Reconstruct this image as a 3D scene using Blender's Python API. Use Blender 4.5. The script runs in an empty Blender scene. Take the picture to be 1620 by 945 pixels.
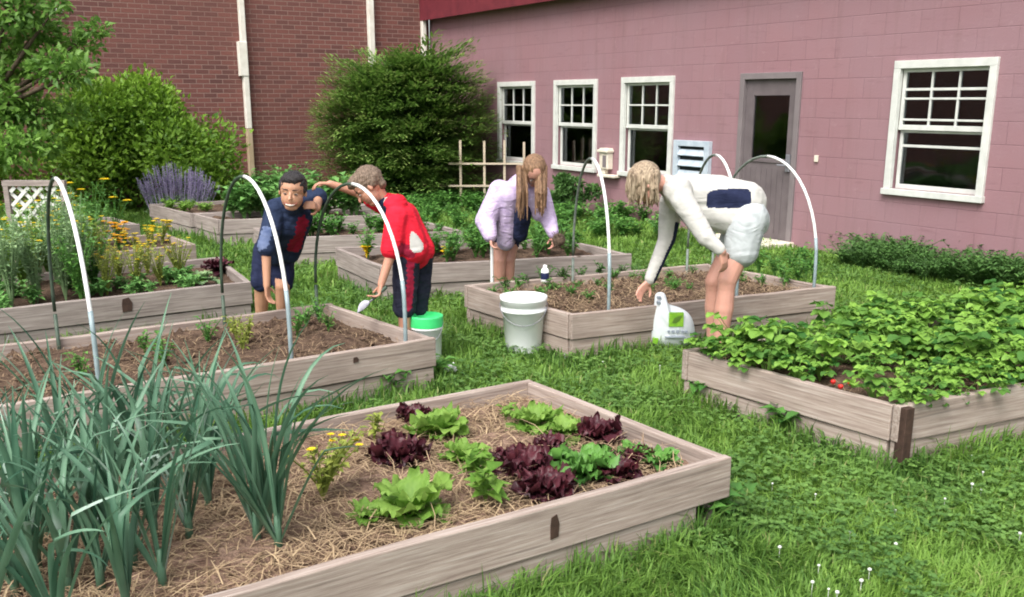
import bpy, bmesh, math, random
import numpy as np
from mathutils import Vector, Matrix
random.seed(7); rng = np.random.default_rng(11)
S = bpy.context.scene; C = S.collection; R = math.radians

# ------------------------------------------------------------ camera, sky, sun, exposure
F, HOR, CX, CY, EYE = 1550.0, 160.0, 810.0, 560.0, 1.6          # focal length, horizon row and optical centre measured on the 1620 px photograph
PITCH = math.atan((CY-HOR)/F); CP, SP = math.cos(PITCH), math.sin(PITCH)
cd = bpy.data.cameras.new('camera'); cam = bpy.data.objects.new('camera', cd); C.objects.link(cam)
cam.location = (0, 0, EYE); cam.rotation_euler = (R(90)-PITCH, 0, 0)
cd.sensor_width = 36; cd.lens = F/1620*36; cd.shift_y = (CY-472.5)/1620
cd.clip_start = .05; cd.clip_end = 500
S.camera = cam
SUN_EL, SUN_AZ = R(54), R(205)                                     # overcast: high soft sun, from behind and to the left of the camera
w = bpy.data.worlds.new('World'); S.world = w; w.use_nodes = True
nt = w.node_tree; bg = nt.nodes['Background']
sky = nt.nodes.new('ShaderNodeTexSky'); sky.sky_type = 'NISHITA'; sky.sun_disc = False
sky.sun_elevation = SUN_EL; sky.sun_rotation = SUN_AZ; sky.air_density = 1.0; sky.dust_density = 5.0; sky.ozone_density = 1.0
hs = nt.nodes.new('ShaderNodeHueSaturation'); hs.inputs['Saturation'].default_value = .35
nt.links.new(sky.outputs[0], hs.inputs['Color']); nt.links.new(hs.outputs[0], bg.inputs['Color']); bg.inputs['Strength'].default_value = .15
sl = bpy.data.lights.new('sun', 'SUN'); sl.energy = 1.5; sl.angle = R(38); sl.color = (1, .97, .92)
so = bpy.data.objects.new('sun', sl); C.objects.link(so)
sd = Vector((math.sin(SUN_AZ)*math.cos(SUN_EL), math.cos(SUN_AZ)*math.cos(SUN_EL), math.sin(SUN_EL)))
so.rotation_euler = sd.to_track_quat('Z', 'Y').to_euler(); so.location = sd*30
vs = S.view_settings; vs.view_transform = 'Standard'; vs.look = 'None'; vs.gamma = 1; vs.exposure = 0.90; vs.use_curve_mapping = False
S.render.engine = 'CYCLES'; S.cycles.max_bounces = 6; S.cycles.transparent_max_bounces = 4
S.cycles.filter_width = 1.9

def ray(x, y):
    a = (x-CX)/F; b = -(y-CY)/F
    return Vector((a, CP+b*SP, -SP+b*CP))
def spot(x, y, z=0.0):                 # the real place on the level z that the photograph shows there
    d = ray(x, y); return Vector((0, 0, EYE)) + d*((z-EYE)/d.z)
def at(x, y, Y):                       # the real place at distance Y
    d = ray(x, y); return Vector((0, 0, EYE)) + d*(Y/d.y)

# ------------------------------------------------------------ helpers
def tag(o, label=None, cat=None, group=None, kind=None):
    if label: o['label'] = label
    if cat: o['category'] = cat
    if group: o['group'] = group
    if kind: o['kind'] = kind
    return o
def thing(name, label, cat, loc=(0, 0, 0), group=None):
    o = bpy.data.objects.new(name, None); C.objects.link(o); o.location = Vector(loc); o.empty_display_size = .1
    return tag(o, label, cat, group)
def wloc(o):
    v = Vector((0, 0, 0))
    while o is not None: v = v+o.location; o = o.parent
    return v
def copy_tree(o, parent=None):
    c = o.copy(); C.objects.link(c)
    if parent is not None: c.parent = parent
    for ch in [q for q in bpy.data.objects if q.parent == o]: copy_tree(ch, c)
    return c
class MB:
    def __init__(s): s.v = []; s.f = []; s.m = []; s.c = []
    def add(s, v, f, mi=0, col=None):
        n = len(s.v); s.v += [tuple(p) for p in v]; s.f += [tuple(i+n for i in q) for q in f]; s.m += [mi]*len(f)
        s.c += list(col) if isinstance(col, (list, tuple)) else [col if col is not None else .5]*len(v)
    def box(s, c, d, rot=None, mi=0):
        c = Vector(c); v = []
        for x in (-.5, .5):
            for y in (-.5, .5):
                for z in (-.5, .5):
                    p = Vector((x*d[0], y*d[1], z*d[2]))
                    if rot is not None: p = rot @ p
                    v.append(c+p)
        s.add(v, [(0,1,3,2),(4,6,7,5),(0,4,5,1),(2,3,7,6),(0,2,6,4),(1,5,7,3)], mi)
    def tube(s, pts, rad, n=8, mi=0, cap=True):
        pts = [Vector(p) for p in pts]
        if not hasattr(rad, '__len__'): rad = [rad]*len(pts)
        v = []; f = []; up = Vector((0, 0, 1)); pv = None
        for i, p in enumerate(pts):
            t = (pts[min(i+1, len(pts)-1)]-pts[max(i-1, 0)]).normalized()
            if pv is None: pv = t.orthogonal().normalized()
            a = (pv - t*pv.dot(t)).normalized(); pv = a; b = t.cross(a)
            for k in range(n):
                q = 2*math.pi*k/n; v.append(p+(a*math.cos(q)+b*math.sin(q))*rad[i])
        for i in range(len(pts)-1):
            for k in range(n):
                f.append((i*n+k, i*n+(k+1) % n, (i+1)*n+(k+1) % n, (i+1)*n+k))
        if cap: f.append(tuple(range(n))[::-1]); f.append(tuple(range((len(pts)-1)*n, len(pts)*n)))
        s.add(v, f, mi)
    def lathe(s, c, prof, n=24, mi=0):      # prof: (radius, z)
        c = Vector(c); v = []; f = []
        for r, z in prof:
            for k in range(n): q = 2*math.pi*k/n; v.append(c+Vector((r*math.cos(q), r*math.sin(q), z)))
        for i in range(len(prof)-1):
            for k in range(n): f.append((i*n+k, i*n+(k+1) % n, (i+1)*n+(k+1) % n, (i+1)*n+k))
        s.add(v, f, mi)
    def cone(s, p1, r1, p2, r2, n=12):      # round cone: a limb with rounded ends
        p1 = Vector(p1); p2 = Vector(p2); t = (p2-p1)
        if t.length < 1e-5: t = Vector((0, 0, 1))
        t.normalize(); pts = []; rad = []
        for a in (-85, -60, -35, -12): pts.append(p1+t*r1*math.sin(R(a))); rad.append(r1*math.cos(R(a)))
        for a in (12, 35, 60, 85): pts.append(p2+t*r2*math.sin(R(a))); rad.append(r2*math.cos(R(a)))
        a = t.orthogonal().normalized(); b = t.cross(a); v = []; f = []
        for p, r_ in zip(pts, rad):
            for k in range(n): q = 2*math.pi*k/n; v.append(p+(a*math.cos(q)+b*math.sin(q))*r_)
        for i in range(7):
            for k in range(n): f.append((i*n+k, i*n+(k+1) % n, (i+1)*n+(k+1) % n, (i+1)*n+k))
        f.append(tuple(range(n))[::-1]); f.append(tuple(range(7*n, 8*n)))
        s.add(v, f)
    def ell(s, c, rad, M=None, n=16):
        c = Vector(c); v = []; f = []; m = 9
        for i in range(m+1):
            th = math.pi*min(max(i, .08), m-.08)/m
            for k in range(n):
                q = 2*math.pi*k/n; p = Vector((rad[0]*math.sin(th)*math.cos(q), rad[1]*math.sin(th)*math.sin(q), rad[2]*math.cos(th)))
                v.append(c+(M @ p if M is not None else p))
        for i in range(m):
            for k in range(n): f.append((i*n+k, (i+1)*n+k, (i+1)*n+(k+1) % n, i*n+(k+1) % n))
        f.append(tuple(range(n))); f.append(tuple(range(m*n, (m+1)*n))[::-1])
        s.add(v, f)
    def build(s, name, mats, parent=None, smooth=False, world=True, loc=None, rotz=0, bevel=0):
        me = bpy.data.meshes.new(name)
        off = wloc(parent) if (parent is not None and world) else Vector((0, 0, 0))
        if loc is not None and world: off = Vector(loc)
        me.from_pydata([(p[0]-off[0], p[1]-off[1], p[2]-off[2]) for p in s.v], [], s.f)
        if not isinstance(mats, (list, tuple)): mats = [mats]
        for m in mats: me.materials.append(m)
        me.polygons.foreach_set('material_index', s.m)
        at_ = me.attributes.new('tint', 'FLOAT', 'POINT'); at_.data.foreach_set('value', s.c)
        if smooth: me.polygons.foreach_set('use_smooth', [True]*len(s.f))
        o = bpy.data.objects.new(name, me); C.objects.link(o)
        if parent is not None: o.parent = parent
        if loc is not None: o.location = Vector(loc)-(wloc(parent) if parent is not None else Vector((0, 0, 0))) if world else Vector(loc)
        o.rotation_euler.z = rotz
        if bevel:
            b = o.modifiers.new('bevel', 'BEVEL'); b.width = bevel; b.segments = 2; b.limit_method = 'ANGLE'
        return o

# ------------------------------------------------------------ materials
def newmat(name):
    m = bpy.data.materials.new(name); m.use_nodes = True; n = m.node_tree
    return m, n, n.nodes['Principled BSDF'], n.nodes['Material Output']
def node(n, t, **k):
    q = n.nodes.new(t)
    for a, b in k.items(): setattr(q, a, b)
    return q
def coords(n, scale=(1, 1, 1)):
    tc = node(n, 'ShaderNodeTexCoord'); mp = node(n, 'ShaderNodeMapping'); mp.inputs['Scale'].default_value = scale
    n.links.new(tc.outputs['Object'], mp.inputs['Vector']); return mp.outputs[0]
def noise(n, vec, sc, det=4, rough=.55):
    q = node(n, 'ShaderNodeTexNoise'); q.inputs['Scale'].default_value = sc; q.inputs['Detail'].default_value = det; q.inputs['Roughness'].default_value = rough
    if vec is not None: n.links.new(vec, q.inputs['Vector'])
    return q.outputs['Fac']
def ramp(n, fac, stops):
    q = node(n, 'ShaderNodeValToRGB'); n.links.new(fac, q.inputs[0]); e = q.color_ramp.elements
    while len(e) < len(stops): e.new(.5)
    for el, (p, c) in zip(e, stops): el.position = p; el.color = (*c, 1) if len(c) == 3 else c
    return q.outputs[0]
def bump(n, b, h, st=.3, dist=.01):
    q = node(n, 'ShaderNodeBump'); q.inputs['Strength'].default_value = st; q.inputs['Distance'].default_value = dist
    n.links.new(h, q.inputs['Height']); n.links.new(q.outputs[0], b.inputs['Normal'])
def mixc(n, fac, a, b, mode='MIX'):
    q = node(n, 'ShaderNodeMix', data_type='RGBA', blend_type=mode)
    if isinstance(fac, (int, float)): q.inputs[0].default_value = fac
    else: n.links.new(fac, q.inputs[0])
    for s_, i in ((a, 6), (b, 7)):
        if isinstance(s_, tuple): q.inputs[i].default_value = (*s_, 1)
        else: n.links.new(s_, q.inputs[i])
    return q.outputs[2]
def noisy(name, c1, c2, sc=20, rough=.7, bst=.2, bd=.005, spec=.3, metallic=0, det=4):
    m, n, b, o = newmat(name); v = coords(n); f = noise(n, v, sc, det)
    n.links.new(ramp(n, f, [(.3, c1), (.7, c2)]), b.inputs['Base Color']); b.inputs['Roughness'].default_value = rough
    b.inputs['Specular IOR Level'].default_value = spec; b.inputs['Metallic'].default_value = metallic
    if bst: bump(n, b, noise(n, v, sc*3, 3), bst, bd)
    return m
def wood(name, c1, c2, c3, stain=.5):
    m, n, b, o = newmat(name)
    oi = node(n, 'ShaderNodeObjectInfo'); tc = node(n, 'ShaderNodeTexCoord'); ad = node(n, 'ShaderNodeVectorMath', operation='ADD')
    rv = node(n, 'ShaderNodeMath', operation='MULTIPLY'); rv.inputs[1].default_value = 37; n.links.new(oi.outputs['Random'], rv.inputs[0])
    n.links.new(tc.outputs['Object'], ad.inputs[0]); n.links.new(rv.outputs[0], ad.inputs[1])
    mp = node(n, 'ShaderNodeMapping'); mp.inputs['Scale'].default_value = (1.5, 42, 42); n.links.new(ad.outputs[0], mp.inputs['Vector'])
    grain = noise(n, mp.outputs[0], 2.2, 6, .65)
    mp2 = node(n, 'ShaderNodeMapping'); mp2.inputs['Scale'].default_value = (1, 2.5, 2.5); n.links.new(ad.outputs[0], mp2.inputs['Vector'])
    blot = noise(n, mp2.outputs[0], 2.3, 5, .6)
    mp3 = node(n, 'ShaderNodeMapping'); mp3.inputs['Scale'].default_value = (.55, 0, 1.9); n.links.new(ad.outputs[0], mp3.inputs['Vector'])
    vo = node(n, 'ShaderNodeTexVoronoi'); vo.inputs['Scale'].default_value = 3.1; n.links.new(mp3.outputs[0], vo.inputs['Vector'])
    kn = ramp(n, vo.outputs['Distance'], [(.02, (0, 0, 0)), (.055, (1, 1, 1))])
    col = ramp(n, grain, [(.28, c1), (.5, c2), (.72, c3)])
    col2 = mixc(n, ramp(n, blot, [(.42, (0, 0, 0)), (.68, (stain, stain, stain))]), col, tuple(x*.45 for x in c1))
    ck = node(n, 'ShaderNodeMapping'); ck.inputs['Scale'].default_value = (.9, 26, 26); n.links.new(ad.outputs[0], ck.inputs['Vector']); cr = noise(n, ck.outputs[0], 1.3, 2, .5)
    col2 = mixc(n, ramp(n, cr, [(.28, (.45, .45, .45)), (.36, (0, 0, 0))]), col2, (.08, .06, .05))
    col3 = mixc(n, kn, (.09, .065, .05), col2)
    n.links.new(col3, b.inputs['Base Color']); b.inputs['Roughness'].default_value = .85; b.inputs['Specular IOR Level'].default_value = .2
    bump(n, b, grain, .45, .004); return m
def leafmat(name, dark, light, trans=.3, rough=.5, extra=None):
    m, n, b, o = newmat(name); a = node(n, 'ShaderNodeAttribute', attribute_name='tint')
    f = noise(n, coords(n), 9, 2)
    ma = node(n, 'ShaderNodeMath', operation='MULTIPLY_ADD'); n.links.new(f, ma.inputs[0]); ma.inputs[1].default_value = .35; ma.inputs[2].default_value = -.17
    ad = node(n, 'ShaderNodeMath', operation='ADD', use_clamp=True); n.links.new(ma.outputs[0], ad.inputs[0]); n.links.new(a.outputs['Fac'], ad.inputs[1])
    st = [(0, dark), (.85 if extra else 1, light)]
    if extra: st.append((1, extra))
    col = ramp(n, ad.outputs[0], st); n.links.new(col, b.inputs['Base Color']); b.inputs['Roughness'].default_value = rough; b.inputs['Specular IOR Level'].default_value = .35
    tr = node(n, 'ShaderNodeBsdfTranslucent'); n.links.new(col, tr.inputs['Color']); mx = node(n, 'ShaderNodeMixShader'); mx.inputs[0].default_value = trans
    n.links.new(b.outputs[0], mx.inputs[1]); n.links.new(tr.outputs[0], mx.inputs[2]); n.links.new(mx.outputs[0], o.inputs['Surface']); return m
M = {}
M['wood'] = wood('weathered_wood', (.22, .165, .14), (.36, .29, .25), (.49, .42, .375), .28)
M['greywood'] = wood('grey_wood', (.19, .155, .14), (.31, .262, .24), (.43, .385, .35), .28)
M['post'] = wood('stake_wood', (.36, .30, .22), (.5, .42, .32), (.58, .5, .4), .2)
M['stain'] = noisy('rusty_stain', (.035, .02, .015), (.07, .04, .03), 30)
M['soil'] = noisy('dark_soil', (.05, .032, .024), (.15, .10, .07), 14, .95, .8, .03, .1, det=8)
M['tansoil'] = noisy('mulched_soil', (.12, .07, .05), (.32, .215, .16), 16, .95, .8, .03, .1, det=8)
M['straw'] = leafmat('straw', (.16, .10, .06), (.52, .385, .235), .1, .8)
M['grass'] = leafmat('grass', (.06, .155, .028), (.235, .405, .07), .4, .6, (.34, .38, .14))
M['clover'] = leafmat('clover', (.06, .15, .035), (.20, .36, .08), .35, .6)
M['bush'] = leafmat('shrub_leaf', (.05, .13, .014), (.25, .43, .045), .35, .5)
M['treeleaf'] = leafmat('tree_leaf', (.06, .15, .03), (.24, .44, .08), .45, .5)
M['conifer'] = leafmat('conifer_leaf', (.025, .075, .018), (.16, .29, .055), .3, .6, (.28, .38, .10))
M['leek'] = leafmat('leek_leaf', (.032, .105, .06), (.17, .31, .20), .25, .45, (.42, .54, .46))
M['lettuce'] = leafmat('lettuce_leaf', (.08, .22, .02), (.30, .48, .10), .45, .55)
M['midleaf'] = leafmat('herb_leaf', (.03, .12, .025), (.16, .36, .07), .3, .45)
M['redleaf'] = leafmat('red_lettuce_leaf', (.016, .005, .010), (.085, .016, .024), .12, .45)
M['berryleaf'] = leafmat('strawberry_leaf', (.04, .14, .022), (.27, .48, .075), .35, .6)
M['squash'] = leafmat('squash_leaf', (.05, .17, .04), (.22, .45, .12), .3, .5)
M['weed'] = leafmat('weed_leaf', (.03, .09, .022), (.12, .25, .06), .25, .5)
M['yellowgreen'] = leafmat('yellow_green_leaf', (.13, .20, .03), (.42, .46, .10), .3, .5)
M['greygreen'] = leafmat('grey_green_leaf', (.11, .21, .09), (.32, .46, .22), .2, .6)
M['purple'] = leafmat('purple_bloom', (.24, .20, .36), (.52, .46, .64), .2, .6)
M['yellow'] = leafmat('yellow_petal', (.75, .48, .01), (.9, .75, .03), .2, .5)
M['orange'] = leafmat('orange_petal', (.85, .42, .01), (.9, .55, .02), .2, .5)
M['white'] = leafmat('white_petal', (.6, .62, .6), (.85, .85, .8), .2, .5)
M['berry'] = noisy('red_berry', (.45, .02, .02), (.65, .04, .03), 90, .3)
M['bark'] = noisy('bark', (.05, .035, .025), (.14, .10, .07), 25, .9, .6, .02)
M['wtrim'] = noisy('white_paint_trim', (.54, .55, .52), (.66, .67, .63), 9, .45, .1, .002)
M['pipe'] = noisy('white_plastic_pipe', (.72, .74, .72), (.84, .84, .82), 12, .35, .05, .001, .5)
M['sleeve'] = noisy('grey_conduit', (.22, .29, .31), (.30, .38, .40), 25, .4, .1, .002, .5)
M['farpole'] = noisy('dimmed_grey_pipe', (.10, .13, .11), (.20, .23, .20), 25, .5, .1, .002)  # far half of the white hoops, dimness put into a darker grey
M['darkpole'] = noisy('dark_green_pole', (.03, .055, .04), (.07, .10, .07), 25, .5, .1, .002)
M['conduit'] = noisy('cream_conduit', (.62, .58, .50), (.80, .77, .70), 6, .6, .2, .003)
M['tanpipe'] = noisy('tan_conduit', (.36, .27, .17), (.46, .36, .25), 6, .7, .2, .003)
M['doorpaint'] = noisy('grey_door_paint', (.115, .095, .10), (.155, .13, .135), 5, .55, .1, .002)
M['doorframe'] = noisy('door_frame_paint', (.17, .145, .15), (.21, .18, .185), 5, .55, .1, .002)
M['fascia'] = noisy('red_fascia_paint', (.11, .018, .027), (.17, .028, .038), 5, .6, .1, .002)
M['soffit'] = noisy('dark_soffit', (.03, .022, .026), (.06, .045, .05), 8, .8)
M['louvre'] = noisy('pale_blue_paint', (.36, .43, .50), (.52, .58, .64), 12, .5, .1, .002)
M['cream'] = noisy('cream_plastic', (.62, .56, .45), (.76, .70, .60), 14, .45, .1, .002)
M['dark'] = noisy('dark_gap', (.012, .016, .016), (.03, .035, .035), 5, .8)
M['metal'] = noisy('steel', (.22, .22, .25), (.36, .36, .40), 30, .5, .1, .001, .5, .5)
M['bucket'] = noisy('white_bucket_plastic', (.80, .83, .83), (.88, .90, .90), 4, .35, .05, .002, .5)
M['green'] = noisy('bright_green_plastic', (.04, .60, .16), (.08, .72, .24), 6, .4, .05, .002, .5)
M['bag'] = noisy('white_plastic_bag', (.66, .72, .75), (.80, .84, .86), 10, .35, .3, .01, .5)
M['bagprint'] = noisy('lime_print', (.16, .42, .03), (.30, .55, .05), 40, .45, 0)
M['greyprint'] = noisy('grey_print', (.28, .33, .40), (.36, .40, .46), 40, .45, 0)
M['navy'] = noisy('navy_cloth', (.008, .012, .035), (.018, .024, .06), 25, .85, .3, .004)
M['navyshirt'] = noisy('dark_blue_shirt', (.010, .018, .045), (.030, .045, .095), 14, .8, .3, .004)
M['blacks'] = noisy('charcoal_pants', (.012, .014, .028), (.028, .03, .05), 25, .85, .3, .004)
M['redshirt'] = noisy('red_jersey', (.62, .012, .03), (.75, .02, .045), 14, .6, .2, .004)
M['maroon'] = noisy('maroon_cloth', (.22, .01, .03), (.32, .015, .045), 14, .7, .2, .004)
M['whitecloth'] = noisy('white_cloth', (.62, .62, .60), (.74, .74, .71), 12, .85, .3, .004)
M['paleshorts'] = noisy('pale_blue_shorts', (.46, .52, .55), (.60, .65, .67), 10, .85, .3, .006)
M['lilac'] = noisy('lilac_jacket', (.40, .31, .50), (.60, .50, .68), 10, .8, .3, .006)
M['greytee'] = noisy('dark_grey_print', (.09, .08, .10), (.20, .10, .12), 40, .8, 0)
M['shoe'] = noisy('canvas_shoe', (.12, .12, .14), (.22, .22, .25), 25, .8)
M['label'] = noisy('navy_label', (.01, .015, .06), (.02, .03, .09), 5, .4, 0)
def cloth(name, c1, c2, sc=6, fold=.3):
    m, n, b, o = newmat(name); v = coords(n); q = node(n, 'ShaderNodeTexNoise'); q.inputs['Scale'].default_value = sc; q.inputs['Detail'].default_value = 2; q.inputs['Distortion'].default_value = 1.6
    mp = node(n, 'ShaderNodeMapping'); mp.inputs['Rotation'].default_value = (.3, .6, .2); mp.inputs['Scale'].default_value = (1, 1, 2.4); n.links.new(v, mp.inputs['Vector']); n.links.new(mp.outputs[0], q.inputs['Vector'])
    n.links.new(ramp(n, noise(n, v, 16, 3), [(.3, c1), (.7, c2)]), b.inputs['Base Color']); b.inputs['Roughness'].default_value = .88; b.inputs['Specular IOR Level'].default_value = .2
    bump(n, b, q.outputs['Fac'], fold, .045); return m
M['navy'] = cloth('navy_cloth', (.010, .014, .04), (.02, .026, .065)); M['navyshirt'] = cloth('dark_blue_shirt', (.010, .018, .045), (.030, .045, .095))
M['blacks'] = cloth('charcoal_trousers', (.012, .014, .028), (.028, .03, .05)); M['redshirt'] = cloth('red_jersey', (.62, .012, .03), (.75, .02, .045)); M['maroon'] = cloth('maroon_cloth', (.22, .01, .03), (.32, .015, .045))
M['whitecloth'] = cloth('white_cloth', (.44, .43, .405), (.55, .535, .505), 4, .3); M['paleshorts'] = cloth('pale_blue_shorts', (.38, .41, .42), (.49, .52, .53), 4, .35); M['lilac'] = cloth('lilac_jacket', (.42, .33, .52), (.60, .50, .68), 9, .35); M['midblue'] = cloth('mid_blue_cloth', (.07, .10, .20), (.16, .20, .32))
def skinmat(name, c):
    m, n, b, o = newmat(name); v = coords(n); f = noise(n, v, 12, 3)
    n.links.new(ramp(n, f, [(.3, tuple(x*.86 for x in c)), (.7, c)]), b.inputs['Base Color']); b.inputs['Roughness'].default_value = .5
    b.inputs['Subsurface Weight'].default_value = .08; b.inputs['Subsurface Radius'].default_value = (.012, .005, .003); bump(n, b, noise(n, v, 160, 2), .12, .001); return m
M['skin_brown'] = skinmat('brown_skin', (.54, .285, .18))
M['skin_fair'] = skinmat('fair_skin', (.56, .28, .19))
M['skin_pink'] = skinmat('pink_skin', (.60, .31, .235))
def hairmat(name, c1, c2):
    m, n, b, o = newmat(name); v = coords(n, (60, 60, 7)); f = noise(n, v, 2, 4, .7)
    n.links.new(ramp(n, f, [(.35, c1), (.65, c2)]), b.inputs['Base Color']); b.inputs['Roughness'].default_value = .55; bump(n, b, f, .9, .012); return m
M['hair_black'] = hairmat('black_hair', (.010, .008, .010), (.03, .024, .024))
M['hair_brown'] = hairmat('brown_hair', (.09, .06, .04), (.27, .19, .135))
M['hair_long'] = hairmat('long_brown_hair', (.10, .05, .025), (.34, .20, .11))
M['hair_blonde'] = hairmat('ash_blonde_hair', (.13, .085, .05), (.55, .43, .30))
M['eyew'] = noisy('eye_white', (.42, .40, .38), (.5, .48, .46), 5, .3, 0)
M['tooth'] = noisy('tooth', (.55, .50, .44), (.60, .55, .48), 20, .8, 0, spec=.05)
M['iris'] = noisy('dark_iris', (.01, .008, .006), (.02, .015, .01), 5, .2, 0)
M['lip'] = noisy('lip', (.26, .09, .07), (.30, .11, .085), 20, .5, 0)
# glass: dark panes that mirror the yard
m, n, b, o = newmat('window_glass'); gl = node(n, 'ShaderNodeBsdfGlossy'); gl.inputs['Roughness'].default_value = .04; gl.inputs['Color'].default_value = (.8, .86, .9, 1); tr = node(n, 'ShaderNodeBsdfTransparent'); tr.inputs['Color'].default_value = (.55, .6, .6, 1)
lw = node(n, 'ShaderNodeFresnel'); lw.inputs['IOR'].default_value = 1.9; mx = node(n, 'ShaderNodeMixShader'); n.links.new(lw.outputs[0], mx.inputs[0]); n.links.new(tr.outputs[0], mx.inputs[1]); n.links.new(gl.outputs[0], mx.inputs[2]); n.links.new(mx.outputs[0], o.inputs['Surface'])
q = node(n, 'ShaderNodeBump'); q.inputs['Strength'].default_value = .15; q.inputs['Distance'].default_value = .02; n.links.new(noise(n, coords(n), 2.5, 1), q.inputs['Height']); n.links.new(q.outputs[0], gl.inputs['Normal']); M['glass'] = m
# painted block wall
m, n, b, o = newmat('pink_painted_blocks')
tc = node(n, 'ShaderNodeTexCoord'); sx = node(n, 'ShaderNodeSeparateXYZ'); cx = node(n, 'ShaderNodeCombineXYZ')
n.links.new(tc.outputs['Object'], sx.inputs[0]); n.links.new(sx.outputs['X'], cx.inputs[0]); n.links.new(sx.outputs['Z'], cx.inputs[1])
br = node(n, 'ShaderNodeTexBrick'); n.links.new(cx.outputs[0], br.inputs['Vector']); br.inputs['Scale'].default_value = 1
br.inputs['Brick Width'].default_value = .406; br.inputs['Row Height'].default_value = .203; br.inputs['Mortar Size'].default_value = .006; br.inputs['Mortar Smooth'].default_value = .6
br.inputs['Color1'].default_value = (.29, .158, .175, 1); br.inputs['Color2'].default_value = (.27, .148, .166, 1); br.inputs['Mortar'].default_value = (.215, .112, .128, 1)
lg = noise(n, cx.outputs[0], .8, 5, .6)
c1 = mixc(n, ramp(n, lg, [(.35, (0, 0, 0)), (.7, (.75, .75, .75))]), br.outputs['Color'], (.285, .178, .20))
sc = node(n, 'ShaderNodeMapping'); sc.inputs['Scale'].default_value = (.9, 5, 1); n.links.new(cx.outputs[0], sc.inputs['Vector'])
strk = noise(n, sc.outputs[0], 2.6, 4, .6)
c2 = mixc(n, ramp(n, strk, [(.60, (0, 0, 0)), (.72, (.45, .45, .45))]), c1, (.20, .105, .12))
sv = node(n, 'ShaderNodeMapping'); sv.inputs['Scale'].default_value = (7, .5, 1); n.links.new(cx.outputs[0], sv.inputs['Vector']); dr_ = noise(n, sv.outputs[0], 1.1, 6, .7)
c2 = mixc(n, ramp(n, dr_, [(.52, (0, 0, 0)), (.75, (.5, .5, .5))]), c2, (.20, .12, .12)); sp = noise(n, cx.outputs[0], 9, 8, .75); c2 = mixc(n, ramp(n, sp, [(.58, (0, 0, 0)), (.68, (.45, .45, .45))]), c2, (.35, .225, .24))
n.links.new(c2, b.inputs['Base Color']); b.inputs['Roughness'].default_value = .6; b.inputs['Specular IOR Level'].default_value = .3
hm = node(n, 'ShaderNodeMath', operation='MULTIPLY_ADD'); n.links.new(br.outputs['Fac'], hm.inputs[0]); hm.inputs[1].default_value = -1.0
n.links.new(noise(n, cx.outputs[0], 45, 4), hm.inputs[2]); bump(n, b, hm.outputs[0], .4, .005); M['pink'] = m
# brick wall
m, n, b, o = newmat('dark_red_brick')
tc = node(n, 'ShaderNodeTexCoord'); sx = node(n, 'ShaderNodeSeparateXYZ'); cx = node(n, 'ShaderNodeCombineXYZ')
n.links.new(tc.outputs['Object'], sx.inputs[0]); n.links.new(sx.outputs['X'], cx.inputs[0]); n.links.new(sx.outputs['Z'], cx.inputs[1])
br = node(n, 'ShaderNodeTexBrick'); n.links.new(cx.outputs[0], br.inputs['Vector']); br.inputs['Scale'].default_value = 1
br.inputs['Brick Width'].default_value = .215; br.inputs['Row Height'].default_value = .075; br.inputs['Mortar Size'].default_value = .007; br.inputs['Mortar Smooth'].default_value = .3
br.inputs['Color1'].default_value = (.17, .060, .048, 1); br.inputs['Color2'].default_value = (.09, .036, .032, 1); br.inputs['Mortar'].default_value = (.24, .15, .125, 1); br.inputs['Bias'].default_value = -.1
lg = noise(n, cx.outputs[0], .6, 4, .6)
c1 = mixc(n, ramp(n, lg, [(.35, (0, 0, 0)), (.7, (.5, .5, .5))]), br.outputs['Color'], (.165, .065, .052))
n.links.new(c1, b.inputs['Base Color']); b.inputs['Roughness'].default_value = .85
hm = node(n, 'ShaderNodeMath', operation='MULTIPLY_ADD'); n.links.new(br.outputs['Fac'], hm.inputs[0]); hm.inputs[1].default_value = -1.0
n.links.new(noise(n, cx.outputs[0], 30, 4), hm.inputs[2]); bump(n, b, hm.outputs[0], .6, .008); M['brick'] = m
# ground
m, n, b, o = newmat('lawn_earth'); v = coords(n)
c1 = ramp(n, noise(n, v, 2.2, 6, .6), [(.3, (.035, .075, .018)), (.55, (.06, .12, .028)), (.8, (.10, .11, .045))])
n.links.new(c1, b.inputs['Base Color']); b.inputs['Roughness'].default_value = 1; b.inputs['Specular IOR Level'].default_value = .1
bump(n, b, noise(n, v, 40, 4), .8, .03); M['ground'] = m

# ------------------------------------------------------------ numpy leaf fields
def bake(name, V, Fc, tint, mats, parent=None, loc=None, mi=None, smooth=False):
    me = bpy.data.meshes.new(name); V = np.asarray(V, dtype=np.float32)
    off = np.array(wloc(parent) if parent is not None else (loc if loc is not None else (0, 0, 0)), dtype=np.float32)
    V = V-off; nf, k = Fc.shape
    me.vertices.add(len(V)); me.vertices.foreach_set('co', V.ravel())
    me.loops.add(nf*k); me.loops.foreach_set('vertex_index', Fc.astype(np.int32).ravel())
    me.polygons.add(nf); me.polygons.foreach_set('loop_start', np.arange(0, nf*k, k, dtype=np.int32)); me.polygons.foreach_set('loop_total', np.full(nf, k, dtype=np.int32))
    a = me.attributes.new('tint', 'FLOAT', 'POINT'); a.data.foreach_set('value', np.asarray(tint, dtype=np.float32))
    for q in (mats if isinstance(mats, (list, tuple)) else [mats]): me.materials.append(q)
    if mi is not None: me.polygons.foreach_set('material_index', np.asarray(mi, dtype=np.int32))
    if smooth: me.polygons.foreach_set('use_smooth', np.ones(nf, dtype=bool))
    me.update(calc_edges=True); me.validate()
    o = bpy.data.objects.new(name, me); C.objects.link(o)
    if parent is not None: o.parent = parent
    elif loc is not None: o.location = loc
    return o
def norm(a): return a/np.maximum(np.linalg.norm(a, axis=1, keepdims=True), 1e-9)
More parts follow.
